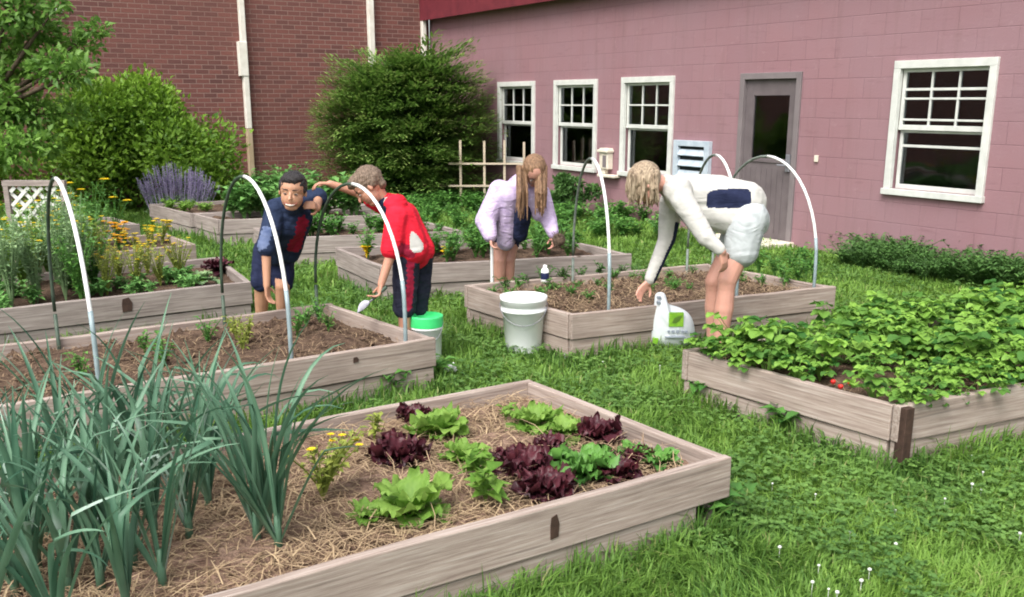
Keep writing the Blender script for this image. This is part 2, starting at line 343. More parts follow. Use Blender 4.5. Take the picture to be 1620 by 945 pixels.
def leaf_arrays(P, D, N, L, W, fold=.25, droop=.15):
    """pointed folded leaves: base P, direction D, up N, length L, width W"""
    D = norm(D); Sd = norm(np.cross(D, N)); N = np.cross(Sd, D); L = L[:, None]; W = W[:, None]
    base = P; l = P+D*L*.45+Sd*W*.5+N*W*fold; r = P+D*L*.45-Sd*W*.5+N*W*fold; mid = P+D*L*.5; tip = P+D*L-N*L*droop
    V = np.stack([base, l, tip, r, mid], 1).reshape(-1, 3); n_ = len(P); b = np.arange(n_)[:, None]*5
    Fc = np.concatenate([b+np.array([[0, 4, 1]]), b+np.array([[1, 4, 2]]), b+np.array([[0, 3, 4]]), b+np.array([[3, 2, 4]])], 0)
    return V, Fc
def round_leaf_arrays(P, D, N, L, W, fold=.2, droop=.15):
    D = norm(D); Sd = norm(np.cross(D, N)); N = np.cross(Sd, D); L = L[:, None]; W = W[:, None]; rows = [P]
    for sg in (1, -1):
        for t, w_ in ((.22, .34), (.5, .52), (.70, .50), (.80, .36), (.93, .26)): rows.append(P+D*L*t+Sd*W*w_*sg+N*(W*fold*w_-L*droop*t*t))
    rows += [P+D*L-N*L*droop, P+D*L*.5-N*L*droop*.25]; V = np.stack(rows, 1).reshape(-1, 3); k = len(rows); b = np.arange(len(P))[:, None]*k; m_ = k-1; tp = k-2
    ring = [0, 1, 2, 3, 4, 5, tp, 10, 9, 8, 7, 6]; Fc = np.concatenate([b+np.array([[ring[i], m_, ring[(i+1) % 12]]]) for i in range(12)], 0)
    return V, Fc, k
def sval(P, s, seed=0):                # cheap smooth noise 0..1
    r_ = np.random.default_rng(seed); o_ = np.zeros(len(P))
    for k in range(6):
        d = r_.normal(size=P.shape[1]); d = d/np.linalg.norm(d)*s*(1+.6*k); o_ += np.sin(P@d+r_.uniform(0, 6.28))/(1+.35*k)
    return np.clip(.5+o_/5.0, 0, 1)

# ------------------------------------------------------------ the ground
g = MB(); g.add([(-120, -60, 0), (120, -60, 0), (120, 160, 0), (-120, 160, 0)], [(0, 1, 2, 3)]); tag(g.build('ground', M['ground']), kind='structure')

# ------------------------------------------------------------ the two buildings
CORNER = Vector((-1.51, 18.89, 0)); WA = R(-59.2); BA = R(212)
pb = thing('pink_building', 'low pink painted block building with white windows, a grey door and dark red eave', 'building', CORNER)
pb.rotation_euler.z = WA           # its local x runs along the wall, -y faces the garden
LEN, TOP = 18.0, 3.42
def lb(mb, x0, x1, y0, y1, z0, z1, mi=0): mb.box(((x0+x1)/2, (y0+y1)/2, (z0+z1)/2), (x1-x0, y1-y0, z1-z0), None, mi)
def lpart(mb, name, mat, parent, bevel=0, smooth=False): return mb.build(name, mat, parent, world=False, bevel=bevel, smooth=smooth)
WIN = [(2.52, 3.66, .60, 1.90), (4.21, 5.32, .60, 1.90), (5.89, 6.99, .60, 1.91), (10.32, 11.42, .69, 1.98)]
DOOR = (8.18, 9.12, 0.0, 1.91)
holes = [(a+.06, b_-.06, c_+.06, d_-.06) for a, b_, c_, d_ in WIN]+[(DOOR[0]+.03, DOOR[1]-.03, 0, DOOR[3]-.03)]
xs = sorted({0, LEN}|{h[0] for h in holes}|{h[1] for h in holes}); zs = sorted({0, 3.06}|{h[2] for h in holes}|{h[3] for h in holes})
mb = MB()
for i in range(len(xs)-1):
    for j in range(len(zs)-1):
        cx_, cz_ = (xs[i]+xs[i+1])/2, (zs[j]+zs[j+1])/2
        if any(h[0] < cx_ < h[1] and h[2] < cz_ < h[3] for h in holes): continue
        mb.add([(xs[i], 0, zs[j]), (xs[i+1], 0, zs[j]), (xs[i+1], 0, zs[j+1]), (xs[i], 0, zs[j+1])], [(0, 1, 2, 3)])
for h in holes:                       # reveals
    x0, x1, z0, z1 = h
    mb.add([(x0, 0, z0), (x0, .14, z0), (x0, .14, z1), (x0, 0, z1)], [(0, 1, 2, 3)]); mb.add([(x1, 0, z0), (x1, 0, z1), (x1, .14, z1), (x1, .14, z0)], [(0, 1, 2, 3)])
    mb.add([(x0, 0, z1), (x0, .14, z1), (x1, .14, z1), (x1, 0, z1)], [(0, 1, 2, 3)]); mb.add([(x0, 0, z0), (x1, 0, z0), (x1, .14, z0), (x0, .14, z0)], [(0, 1, 2, 3)])
mb.add([(LEN, 0, 0), (LEN, 7, 0), (LEN, 7, 3.2), (LEN, 0, 3.2)], [(0, 1, 2, 3)]); mb.add([(0, 7, 0), (0, 7, 3.2), (LEN, 7, 3.2), (LEN, 7, 0)], [(0, 1, 2, 3)])
mb.add([(0, 0, 0), (0, 0, 3.2), (0, 7, 3.2), (0, 7, 0)], [(0, 1, 2, 3)])
lpart(mb, 'wall', M['pink'], pb)
mb = MB(); lb(mb, .0, LEN+.3, -.16, 7.3, 3.04, 3.10); lpart(mb, 'soffit', M['soffit'], pb)
mb = MB(); lb(mb, -.02, LEN+.31, -.20, -.165, 3.01, 3.54); lb(mb, -.02, LEN+.31, -.23, -.202, 3.42, 3.57); lpart(mb, 'fascia', M['fascia'], pb)
mb = MB(); lb(mb, -.02, LEN+.31, -.16, 7.3, 3.105, 3.54); lpart(mb, 'roof', M['soffit'], pb)
def window(x0, x1, z0, z1, big=False):
    fr = MB(); t = .075
    lb(fr, x0, x1, -.03, .02, z1-t, z1); lb(fr, x0-.012, x1+.012, -.05, .02, z0, z0+.06)
    lb(fr, x0, x0+t, -.03, .02, z0+.06, z1-t); lb(fr, x1-t, x1, -.03, .02, z0+.06, z1-t)
    f = lpart(fr, 'window', M['wtrim'], pb, .004)
    a, b_, zt, zb = x0+t, x1-t, z1-t, z0+.06; zm = (zt+zb)/2-.0; s_ = .035
    u = MB(); y0, y1 = .025, .055
    lb(u, a, b_, y0, y1, zt-s_, zt); lb(u, a, b_, y0-.003, y1, zm-.005, zm+.045); lb(u, a, a+s_, y0, y1, zm+.045, zt-s_); lb(u, b_-s_, b_, y0, y1, zm+.045, zt-s_)
    gw = (b_-a-2*s_)/3; gz = (zt-s_+zm+.045)/2
    for k in (1, 2): lb(u, a+s_+gw*k-.010, a+s_+gw*k+.010, y0+.004, y1-.004, zm+.045, zt-s_)
    lb(u, a+s_, b_-s_, y0+.002, y1-.006, gz-.010, gz+.010)
    if big:
        lb(u, a+s_, b_-s_, y0+.006, y1-.010, gz+.075, gz+.10); lb(u, a+s_, b_-s_, y0+.006, y1-.010, zm+.085, zm+.105)
    lpart(u, 'upper_sash', M['wtrim'], f, .003)
    u = MB(); y0, y1 = .06, .09
    lb(u, a, b_, y0, y1, zb, zb+.045); lb(u, a, b_, y0, y1, zm-.03, zm-.008); lb(u, a, a+s_, y0, y1, zb+.045, zm-.03); lb(u, b_-s_, b_, y0, y1, zb+.045, zm-.03)
    if big: lb(u, a+s_, b_-s_, y0+.01, y0+.02, zm-.17, zm-.145)
    lpart(u, 'lower_sash', M['wtrim'], f, .003)
    u = MB(); lb(u, a+.01, b_-.01, .044, .048, zm, zt-.01); lpart(u, 'pane', M['glass'], f)
    u = MB(); lb(u, a+.01, b_-.01, .078, .082, zb+.01, zm-.01); lpart(u, 'pane', M['glass'], f)
    u = MB(); wc = (b_-a)*(.30 if not big else .16); v_ = []; q_ = []
    for k in range(25):
        x_ = a-.02+wc*k/24; y_ = .20+.02*math.sin(k*1.3+x0*5); v_ += [(x_, y_, zb-.02), (x_+.01, y_, zt+.02)]
        if k: n_ = len(v_); q_.append((n_-4, n_-2, n_-1, n_-3))
    u.add(v_, q_); lpart(u, 'reflection_sheet', M['cream'], f)  # added pale sheet, imitates grey reflections in the left panes
for i, q in enumerate(WIN): window(*q, big=(i == 3))
# door
x0, x1, z0, z1 = DOOR
mb = MB(); lb(mb, x0, x0+.07, -.025, .05, 0, z1); lb(mb, x1-.07, x1, -.025, .05, 0, z1); lb(mb, x0+.07, x1-.07, -.025, .05, z1-.07, z1)
lpart(mb, 'door_frame', M['doorframe'], pb, .004)
mb = MB(); a, b_ = x0+.075, x1-.075; ga, gb, gz0, gz1 = 8.38, 8.93, .96, 1.66
lb(mb, a, ga, .02, .065, .03, z1-.075); lb(mb, gb, b_, .02, .065, .03, z1-.075); lb(mb, ga, gb, .02, .065, .03, gz0); lb(mb, ga, gb, .02, .065, gz1, z1-.075)
lb(mb, ga-.03, gb+.03, .008, .019, gz0-.045, gz0-.01)
for k in range(8): lb(mb, a+.05+k*.085, a+.058+k*.085, .013, .019, .12, gz0-.1)
dr = lpart(mb, 'door', M['doorpaint'], pb, .003)
mb = MB(); lb(mb, ga, gb, .04, .046, gz0, gz1); lpart(mb, 'door_glass', M['glass'], dr)
mb = MB(); lb(mb, 8.955, 9.02, -.005, .018, .83, 1.02); mb.tube([(8.985, .0, .90), (8.985, -.05, .90), (8.94, -.055, .90), (8.88, -.055, .90)], .011); lpart(mb, 'door_handle', M['metal'], dr)
mb = MB(); lb(mb, x0-.05, x1+.05, -.40, -.002, -.05, .055); lpart(mb, 'doorstep', M['cream'], pb, .008)
# pale blue louvre
mb = MB(); a, b_, c_, d_ = 7.07, 7.74, .55, 1.12
lb(mb, a, a+.09, -.06, -.002, .30, d_); lb(mb, b_-.09, b_, -.06, -.002, .30, d_); lb(mb, a+.09, b_-.09, -.058, -.002, d_-.07, d_)
rot = Matrix.Rotation(R(-28), 3, 'X')
for k in range(5): mb.box(((a+b_)/2, -.035, d_-.15-k*.13), (b_-a-.18, .02, .085), rot)
lv = lpart(mb, 'louvre_panel', M['louvre'], pb, .003)
mb = MB(); lb(mb, a+.05, b_-.05, -.012, -.0015, .31, d_-.02); lpart(mb, 'louvre_backing', M['dark'], lv)
# lantern like fitting
mb = MB(); lb(mb, 5.52, 5.72, -.10, -.002, .67, .96); lb(mb, 5.50, 5.74, -.13, -.002, .9, .94); lb(mb, 5.50, 5.90, -.12, -.002, .56, .60); lb(mb, 5.53, 5.62, -.08, -.002, .6, .67)
ml = lpart(mb, 'wall_box', M['cream'], pb, .01)
mb = MB(); lb(mb, 5.61, 5.69, -.106, -.101, .70, .86); lpart(mb, 'wall_box_window', M['doorframe'], ml)
mb = MB(); lb(mb, 9.38, 9.43, -.02, -.002, .96, 1.03); lpart(mb, 'door_bell', M['cream'], pb, .004)

bb = thing('brick_building', 'tall dark red brick building wall rising behind the shrubs', 'building', CORNER)
bb.rotation_euler.z = BA-math.pi    # local -x runs left along the wall
mb = MB(); lb(mb, -18, -.02, 0, 6, 0, 7.5); lb(mb, -.02, 6, .0, 6, 3.6, 7.5); lpart(mb, 'wall', M['brick'], bb)
def conduit(x, z0, z1, r_, step=None):
    mb = MB(); lb(mb, -x-r_, -x+r_, -.02-2*r_, -.004, z0, z1)
    if step: lb(mb, -x-r_-.055, -x+r_+.0, -.03-2*r_, -.003, step-.55, step)
    lpart(mb, 'conduit', M['conduit'], bb, .01)
conduit(3.50, 1.15, 7.4, .045, 2.55); conduit(1.20, 1.2, 7.4, .05); conduit(.155, 1.2, 7.4, .04)
mb = MB(); lb(mb, -3.545, -3.455, -.11, -.004, .0, 1.148); lpart(mb, 'downpipe_base', M['tanpipe'], bb, .01)
mb = MB(); mb.ell((-6.27, -.09, 2.91), (.055, .06, .05)); mb.tube([(-6.27, -.002, 2.95), (-6.27, -.07, 2.95)], .02); lpart(mb, 'security_light', M['wtrim'], bb, 0, True)

# ------------------------------------------------------------ raised beds
QUADS = []
def board(parent, p, q, z0, z1, th, inset=0, m='wood', name='board'):
    p = Vector((p[0], p[1], 0)); q = Vector((q[0], q[1], 0)); d = q-p; L = d.length; a = math.atan2(d.y, d.x)
    mb = MB(); nseg = max(2, int(L/.25)); v = []; f = []
    for i in range(nseg+1):
        x = L*i/nseg; jy = random.uniform(-.003, .003); jz = random.uniform(-.003, .003)
        v += [(x, inset+jy, z0), (x, inset+th+jy, z0), (x, inset+th+jy, z1+jz), (x, inset+jy, z1+jz)]
    for i in range(nseg):
        b_ = i*4
        for k in range(4): f.append((b_+k, b_+4+k, b_+4+(k+1) % 4, b_+(k+1) % 4))
    f.append((0, 1, 2, 3)); e = nseg*4; f.append((e+3, e+2, e+1, e)); mb.add(v, f)
    return mb.build(name, M[m], parent, world=False, loc=p-wloc(parent), rotz=a, bevel=.005)
def inside(P, quad, grow=0):
    c = np.mean(quad, 0); ok = np.ones(len(P), bool)
    for i in range(4):
        a = quad[i]; b_ = quad[(i+1) % 4]; d = b_-a; nn = np.array([-d[1], d[0]])/np.linalg.norm(d)
        if np.dot(c-a, nn) < 0: nn = -nn
        ok &= ((P-a)@nn) > -grow
    return ok
def dist_quad(P, quad):
    best = np.full(len(P), 1e9)
    for i in range(4):
        a = quad[i]; d = quad[(i+1) % 4]-a; t = np.clip(((P-a)@d)/np.dot(d, d), 0, 1); best = np.minimum(best, np.linalg.norm(P-a-t[:, None]*d, axis=1))
    return best
def bed(label, corner, along, length, across, width, top=.30, soil=.24, soilm='soil', m='wood', lower=True, lump=.02, gap=0):
    """corner = near right or near left corner (x, y); along, across = degrees"""
    c = Vector((*corner, 0)); u = Vector((math.cos(R(along)), math.sin(R(along)), 0)); v = Vector((math.cos(R(across)), math.sin(R(across)), 0))
    q = [c, c+u*length, c+u*length+v*width, c+v*width]
    if u.cross(v).z < 0: q = [q[0], q[3], q[2], q[1]]
    root = thing('raised_bed', label, 'raised bed', sum(q, Vector())/4)
    bh = .165; nys = [Vector((q[(k+1) % 4].y-q[k].y, q[k].x-q[(k+1) % 4].x, 0)).normalized().y for k in range(4)]; par = nys.index(min(nys)) % 2
    for i in range(4):
        a, b_ = q[i], q[(i+1) % 4]; e = (b_-a).normalized()
        if i % 2 != par: a = a+e*.045; b_ = b_-e*.045
        dz = -.004 if i % 2 != par else 0
        board(root, a, b_, top-bh+dz, top+dz, .042, 0, m)
        if lower: board(root, a+e*(.012 if gap == 0 or i % 2 != par else .012), b_-e*(.16 if gap and i % 2 == par else .012), -.02, top-bh-.006+dz, .04, .012, m)
    n = MB(); NX, NY = max(8, int(length/.06)), max(8, int(width/.06)); vv = []; ff = []
    A, B_, D_ = q[0], q[1]-q[0], q[3]-q[0]; ph = random.uniform(0, 9)
    for i in range(NX+1):
        for j in range(NY+1):
            s_, t_ = .035/B_.length+(1-.07/B_.length)*i/NX, .035/D_.length+(1-.07/D_.length)*j/NY; p = A+B_*s_+D_*t_
            e = min(s_, 1-s_, t_, 1-t_); z = soil+lump*(math.sin(p.x*7+ph)*math.cos(p.y*6.3+ph)+random.uniform(-.5, .5))+(.015 if e > .1 else -.01)
            vv.append((p.x, p.y, z))
    for i in range(NX):
        for j in range(NY): k = i*(NY+1)+j; ff.append((k, k+NY+1, k+NY+2, k+1))
    n.add(vv, ff); n.build('soil', M[soilm], root, smooth=True)
    quad = np.array([[p.x, p.y] for p in q]); QUADS.append(quad); root['__'] = 0; del root['__']
    return root, q
def xy(x, y, z=.30): p = spot(x, y, z); return (p.x, p.y)
b1, q1 = bed('large weathered bed in the foreground holding leeks and lettuces', xy(1158, 722, .30), 34+180, 3.7, 125, 1.31, soilm='tansoil', soil=.235, gap=1)
b2, q2 = bed('weathered bed at the right edge full of strawberry plants', xy(1425, 645), 26, 2.9, 127, 1.30)
b3, q3 = bed('bed of dug brown soil that the woman in white leans over', xy(905, 498), 26, 2.19, 125, 1.27, soil=.235)
b4, q4 = bed('long bed of bare brown soil in front of the two boys', xy(690, 535), 35+180, 3.6, 128, 1.26, soil=.235)
b5, q5 = bed('long planted bed behind the boy in dark blue, at the left edge', xy(398, 446), 36+180, 3.4, 116, 1.36, m='greywood')
b6, q6 = bed('bed with orange marigolds at the left, behind two longer beds', xy(310, 386), 42+180, 2.6, 125, .95)
b7, q7 = bed('small grey bed far left in front of the bright shrub', xy(221, 355), 24+180, 1.9, 129, .95, m='greywood')
b8, q8 = bed('far grey bed with a strip of yellow green lettuce beside the purple catmint', xy(302, 338), 27, 2.3, 129, 1.44, m='greywood')
b9, q9 = bed('far bed of squash vines behind the boy in dark blue', xy(346, 348), 15, 1.9, 127, .80, m='greywood')
b10, q10 = bed('grey bed with low greens behind both boys', xy(436, 377), 17, 1.9, 118, .9, m='greywood')
b11, q11 = bed('bed with yellow flowers behind the girl in the lilac jacket', xy(602, 421), 17, 2.22, 118, 1.17, m='greywood')
# dark stain on front bed, corner bracket of the strawberry bed
def patch_on(parent, p, q, t, z, w_, h_, name, lab):
    p = Vector(p); q = Vector(q); d = (q-p); a = math.atan2(d.y, d.x); c = p+d*t; nrm = Vector((d.y, -d.x, 0)).normalized()
    mb = MB(); mb.add([(-w_/2, 0, -h_/2), (w_*.4, 0, -h_*.45), (w_*.5, 0, h_*.1), (w_*.2, 0, h_*.5), (-w_*.4, 0, h_*.42), (-w_/2, .0, h_*.1)], [(0, 1, 2, 3, 4, 5)])
    v0 = mb.v[:]; mb.add([(x, .008, z_) for x, y_, z_ in v0], [(5, 4, 3, 2, 1, 0)])
    n_ = 6
    mb.f += [(i, i+n_, (i+1) % n_+n_, (i+1) % n_) for i in range(n_)]; mb.m += [0]*n_
    o = mb.build(name, M['stain'], parent, world=False, loc=c+nrm*.006+Vector((0, 0, z))-wloc(parent), rotz=a); 
    if lab: o['label'] = lab
patch_on(b1, q1[0], q1[1], 0, 0, .01, .01, 'knot', None) if False else None
def near_edge(q):                                       # the edge facing the camera
    best = None
    for i in range(4):
        a, b_ = q[i], q[(i+1) % 4]; n_ = Vector((b_.y-a.y, a.x-b_.x, 0)).normalized()
        if best is None or n_.y < best[0]: best = (n_.y, a, b_)
    return best[1], best[2]
def on_edge(q, x, top=.3):
    a, b_ = near_edge(q); best = min((abs((lambda p: CX+F*p.x/(p.y*CP-(p.z-EYE)*SP))(a+(b_-a)*t/200+Vector((0, 0, top)))-x), t/200) for t in range(201)); return a, b_, best[1]
a, b_, t = on_edge(q1, 880); patch_on(b1, a, b_, t, .225, .035, .085, 'stain_mark', 'dark knot stain on the board')
a, b_, t = on_edge(q4, 560); patch_on(b4, a, b_, t, .25, .03, .03, 'stain_mark', None)
a, b_, t = on_edge(q5, 200); patch_on(b5, a, b_, t, .235, .07, .10, 'stain_mark', None)
mb = MB(); c = q2[0]; mb.box((c.x+.028, c.y+.006, .17), (.05, .05, .26), Matrix.Rotation(R(26), 3, 'Z')); mb.build('corner_post', M['stain'], b2, bevel=.003)['label'] = 'rusty dark corner post'

# ------------------------------------------------------------ hoops over the beds
def hoop(q, xn, xf, label, zt, apex=.9, dark=False, group='pipe hoops over the beds'):
    """near leg stands at the near edge where x = xn, far leg at the far edge"""
    a, b_, t = on_edge(q, xn); fa, fb = None, None
    i = [k for k in range(4) if (q[k]-a).length < 1e-6][0]; d_, c_ = q[(i+3) % 4], q[(i+2) % 4]
    n0 = a+(b_-a)*t; 
    best = min((abs((lambda p: CX+F*p.x/(p.y*CP-(p.z-EYE)*SP))(d_+(c_-d_)*k/200+Vector((0, 0, .3)))-xf), k/200) for k in range(201)); f0 = d_+(c_-d_)*best[1]
    ins = (f0-n0).normalized()*.06; n0 = n0+ins; f0 = f0-ins
    root = thing('hoop', label, 'hoop', (n0+f0)/2, group); r_ = .0105; span = f0-n0; mid = (n0+f0)/2
    H_ = .3+apex; ls = .16; pts = []
    for k in range(25):
        th = math.pi*k/24; pts.append(mid-span*.5*math.cos(th)+Vector((0, 0, .3+ls+(apex-ls)*math.sin(th))))
    
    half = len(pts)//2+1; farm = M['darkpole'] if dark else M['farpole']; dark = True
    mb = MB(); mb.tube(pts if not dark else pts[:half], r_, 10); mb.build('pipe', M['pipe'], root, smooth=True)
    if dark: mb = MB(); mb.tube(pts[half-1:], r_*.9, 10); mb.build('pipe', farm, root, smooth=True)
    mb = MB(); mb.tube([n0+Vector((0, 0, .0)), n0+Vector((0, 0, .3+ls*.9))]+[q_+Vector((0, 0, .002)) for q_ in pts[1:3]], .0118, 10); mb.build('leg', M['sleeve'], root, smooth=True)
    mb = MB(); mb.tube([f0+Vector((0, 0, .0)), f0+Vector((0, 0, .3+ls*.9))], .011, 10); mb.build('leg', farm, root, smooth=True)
hoop(q4, 162, 88, 'leftmost white hoop in front of the lattice frame', 0, .93, True)
hoop(q4, 470, 350, 'white hoop crossing in front of the boy in dark blue', 0, .90, True)
hoop(q4, 652, 497, 'white hoop at the bed corner in front of the boy in red', 0, .83, True)
hoop(q3, 966, 903, 'white hoop beside the girl in the lilac jacket', 0, .92)
hoop(q3, 1170, 1084, 'white hoop mostly hidden behind the woman in white', 0, .92)
hoop(q3, 1297, 1194, 'rightmost white hoop arching in front of the grey door', 0, .90)

# ------------------------------------------------------------ plants
def ruffled(mb, base, az, el, L, W, curl=.6, ruff=.2, tint=.5, nu=10, nv=10, ph=None):
    """one broad leaf with a wavy rim"""
    ph = random.uniform(0, 6) if ph is None else ph; V = []; Fc = []; fr = Vector((math.cos(az), math.sin(az), 0)); sd_ = Vector((-fr.y, fr.x, 0)); p = Vector(base); e = el; cup = random.uniform(.1, .35)
    for i in range(nu+1):
        t = i/nu; wv = W*(.16+.84*math.sin(math.pi*min(t*.80+.06, 1))**.9)*(1 if t < .97 else .8)
        for j in range(nv+1):
            s_ = j/nv*2-1; rim = (abs(s_)**1.5*.8+(.5 if t > .85 else 0))*(.35+.65*t)
            up = Vector((-fr.x*math.sin(e), -fr.y*math.sin(e), math.cos(e)))
            V.append(p+sd_*s_*wv*.5+up*(ruff*W*rim*.55*math.sin(ph+t*15+s_*5.5)+cup*W*s_*s_*.5)+fr*ruff*W*rim*.3*math.sin(ph*2+t*11-s_*9))
        d = fr*math.cos(e)+Vector((0, 0, math.sin(e))); p = p+d*L/nu; e -= curl/nu*(.5+t)
    for i in range(nu):
        for j in range(nv): k = i*(nv+1)+j; Fc.append((k, k+nv+1, k+nv+2, k+1))
    mb.add(V, Fc, 0, [min(1, max(0, tint+(.30 if abs(j/nv*2-1) < .12 else 0)*(1-i/nu)+.12*math.sin(i*1.7+j*2.3+ph)+.15*(i/nu-.5))) for i in range(nu+1) for j in range(nv+1)])
def lettuce(name, label, px, py, r_, mat, n=16, h=1.0, ruff=.22, z=.25, group=None):
    p = spot(px, py, z); mb = MB(); r_ *= .80; n = int(n*1.3)
    for i in range(n):
        t = i/n; az = i*2.4+random.uniform(-.3, .3); el = R(15+62*t+random.uniform(-8, 8))
        L = r_*(1.15-.35*t)*random.uniform(.85, 1.1)*(h if t > .4 else 1); ruffled(mb, p+Vector((0, 0, .0)), az, el, L, L*random.uniform(.55, .85), random.uniform(.7, 1.4), ruff*1.3, min(1, max(0, .25+.5*t+random.uniform(-.2, .25))))
    o = mb.build(name, mat, None, smooth=True, loc=p); return tag(o, label, 'lettuce', group)
lettuce('lettuce', 'big bright green lettuce nearest the front board', 650, 815, .155, M['lettuce'], 11, 1.55)
lettuce('lettuce', 'smaller green lettuce touching the left of the big front one', 590, 822, .12, M['lettuce'], 11)
lettuce('lettuce', 'wide pale green lettuce near the far corner of the front bed', 845, 678, .17, M['lettuce'], 18)
lettuce('lettuce', 'pale green lettuce between the far corner one and the dark red one', 892, 690, .13, M['lettuce'], 14)
lettuce('lettuce', 'tall light green lettuce at the back board beside dark red leaves', 697, 690, .15, M['lettuce'], 16, 1.4)
lettuce('lettuce', 'small green lettuce in the middle of the front bed', 735, 730, .12, M['lettuce'], 12, 1.1)
lettuce('lettuce', 'curly mid green lettuce between dark red ones near the right board', 922, 757, .15, M['midleaf'], 20, 1.3, .35)
lettuce('lettuce', 'small green lettuce at the right corner of the front bed', 1042, 735, .10, M['midleaf'], 11, 1.1)
lettuce('lettuce', 'little green lettuce squeezed beside the red one at the right', 1000, 722, .09, M['midleaf'], 9, 1.1)
for lab, x, y, r_ in (('dark red lettuce at the left of the front bed by the green ones', 632, 730, .14), ('small dark red lettuce against the back board', 655, 668, .10),
                      ('dark red lettuce left of the curly green one', 835, 752, .15), ('dark red lettuce nearest the right hand front board', 868, 785, .14),
                      ('dark red lettuce tucked under the far right board', 945, 695, .13), ('dark red lettuce right of the curly green one', 978, 757, .12),
                      ('small dark red lettuce nearest the right corner', 1012, 730, .08), ('small dark red lettuce below the pale corner lettuce', 870, 712, .09), ('narrow dark red lettuce beside the pale centre sprout', 812, 735, .10)):
    lettuce('red_lettuce', lab, x, y, r_, M['redleaf'], 18, 1.15, .35)
def stemmy(mb, p, n, h, leafL, spread=.5, leaves=6, matleaf=0, tint=(.2, .9), flower=None, fsize=.02, wide=.55):
    P, D, N, L, W, T = [], [], [], [], [], []
    for i in range(n):
        az = random.uniform(0, 6.28); sp = random.uniform(.1, spread); hh = h*random.uniform(.6, 1); d = Vector((math.cos(az)*sp, math.sin(az)*sp, 1))
        pts = [p+Vector((d.x*hh*t*(.4+.6*t), d.y*hh*t*(.4+.6*t), hh*t)) for t in (0, .35, .7, 1)]
        mb.tube(pts, [.004, .0035, .003, .002], 4, 0, False)
        for k in range(leaves):
            t = .25+.75*(k+random.random())/leaves; q = pts[0].lerp(pts[1], t*3) if t < .333 else (pts[1].lerp(pts[2], t*3-1) if t < .666 else pts[2].lerp(pts[3], min(1, t*3-2)))
            a2 = random.uniform(0, 6.28); P.append(q); D.append((math.cos(a2), math.sin(a2), random.uniform(-.1, .6))); N.append((0, 0, 1)); L.append(leafL*random.uniform(.6, 1.1)); W.append(leafL*wide*random.uniform(.8, 1.1)); T.append(random.uniform(*tint))
        if flower is not None and random.random() < flower:
            top = pts[-1]
            for k in range(8):
                a2 = k*.785; P.append(top); D.append((math.cos(a2), math.sin(a2), .35)); N.append((0, 0, 1)); L.append(fsize); W.append(fsize*.8); T.append(-random.uniform(.1, 1))
    if P:
        V, Fc = leaf_arrays(np.array([tuple(q) for q in P]), np.array(D), np.array(N), np.array(L), np.array(W)); n0 = len(mb.v); T = np.array(T)
        mb.v += [tuple(q) for q in V]; mb.f += [tuple(int(i)+n0 for i in q) for q in Fc]; k5 = len(P); mi = [1 if T[(j % k5)] < 0 else 0 for j in range(len(Fc))]; mb.m += mi; mb.c += list(np.repeat(np.abs(T), 5))
def plant(name, label, cat, pos, mat, fmat=None, group=None, **k):
    mb = MB(); p = Vector(pos); stemmy(mb, p, matleaf=0, **k)
    o = mb.build(name, [mat, fmat or mat], None, loc=p); return tag(o, label, cat, group)
plant('yellow_flowering_weed', 'yellow flowering brassica seedling beside the leeks', 'plant', spot(512, 790, .25), M['yellowgreen'], M['yellow'], n=20, h=.25, leafL=.045, spread=.75, leaves=8, flower=.45, fsize=.016)
plant('seedling', 'thin yellow green seedling near the back board of the front bed', 'plant', spot(592, 700, .25), M['yellowgreen'], n=5, h=.17, leafL=.05, spread=.3)
plant('swiss_chard', 'small chard with light leaves in the centre of the front bed', 'plant', spot(768, 795, .25), M['lettuce'], n=7, h=.13, leafL=.09, spread=.5, leaves=3, wide=.7)
plant('swiss_chard', 'sprawling pale sprout above the centre chard', 'plant', spot(758, 760, .25), M['lettuce'], n=8, h=.15, leafL=.075, spread=.6, leaves=3, wide=.7)
plant('seedling', 'pale sprout near the top of the front bed behind the wide lettuce', 'plant', spot(800, 665, .25), M['lettuce'], n=4, h=.08, leafL=.06, spread=.6, leaves=3)
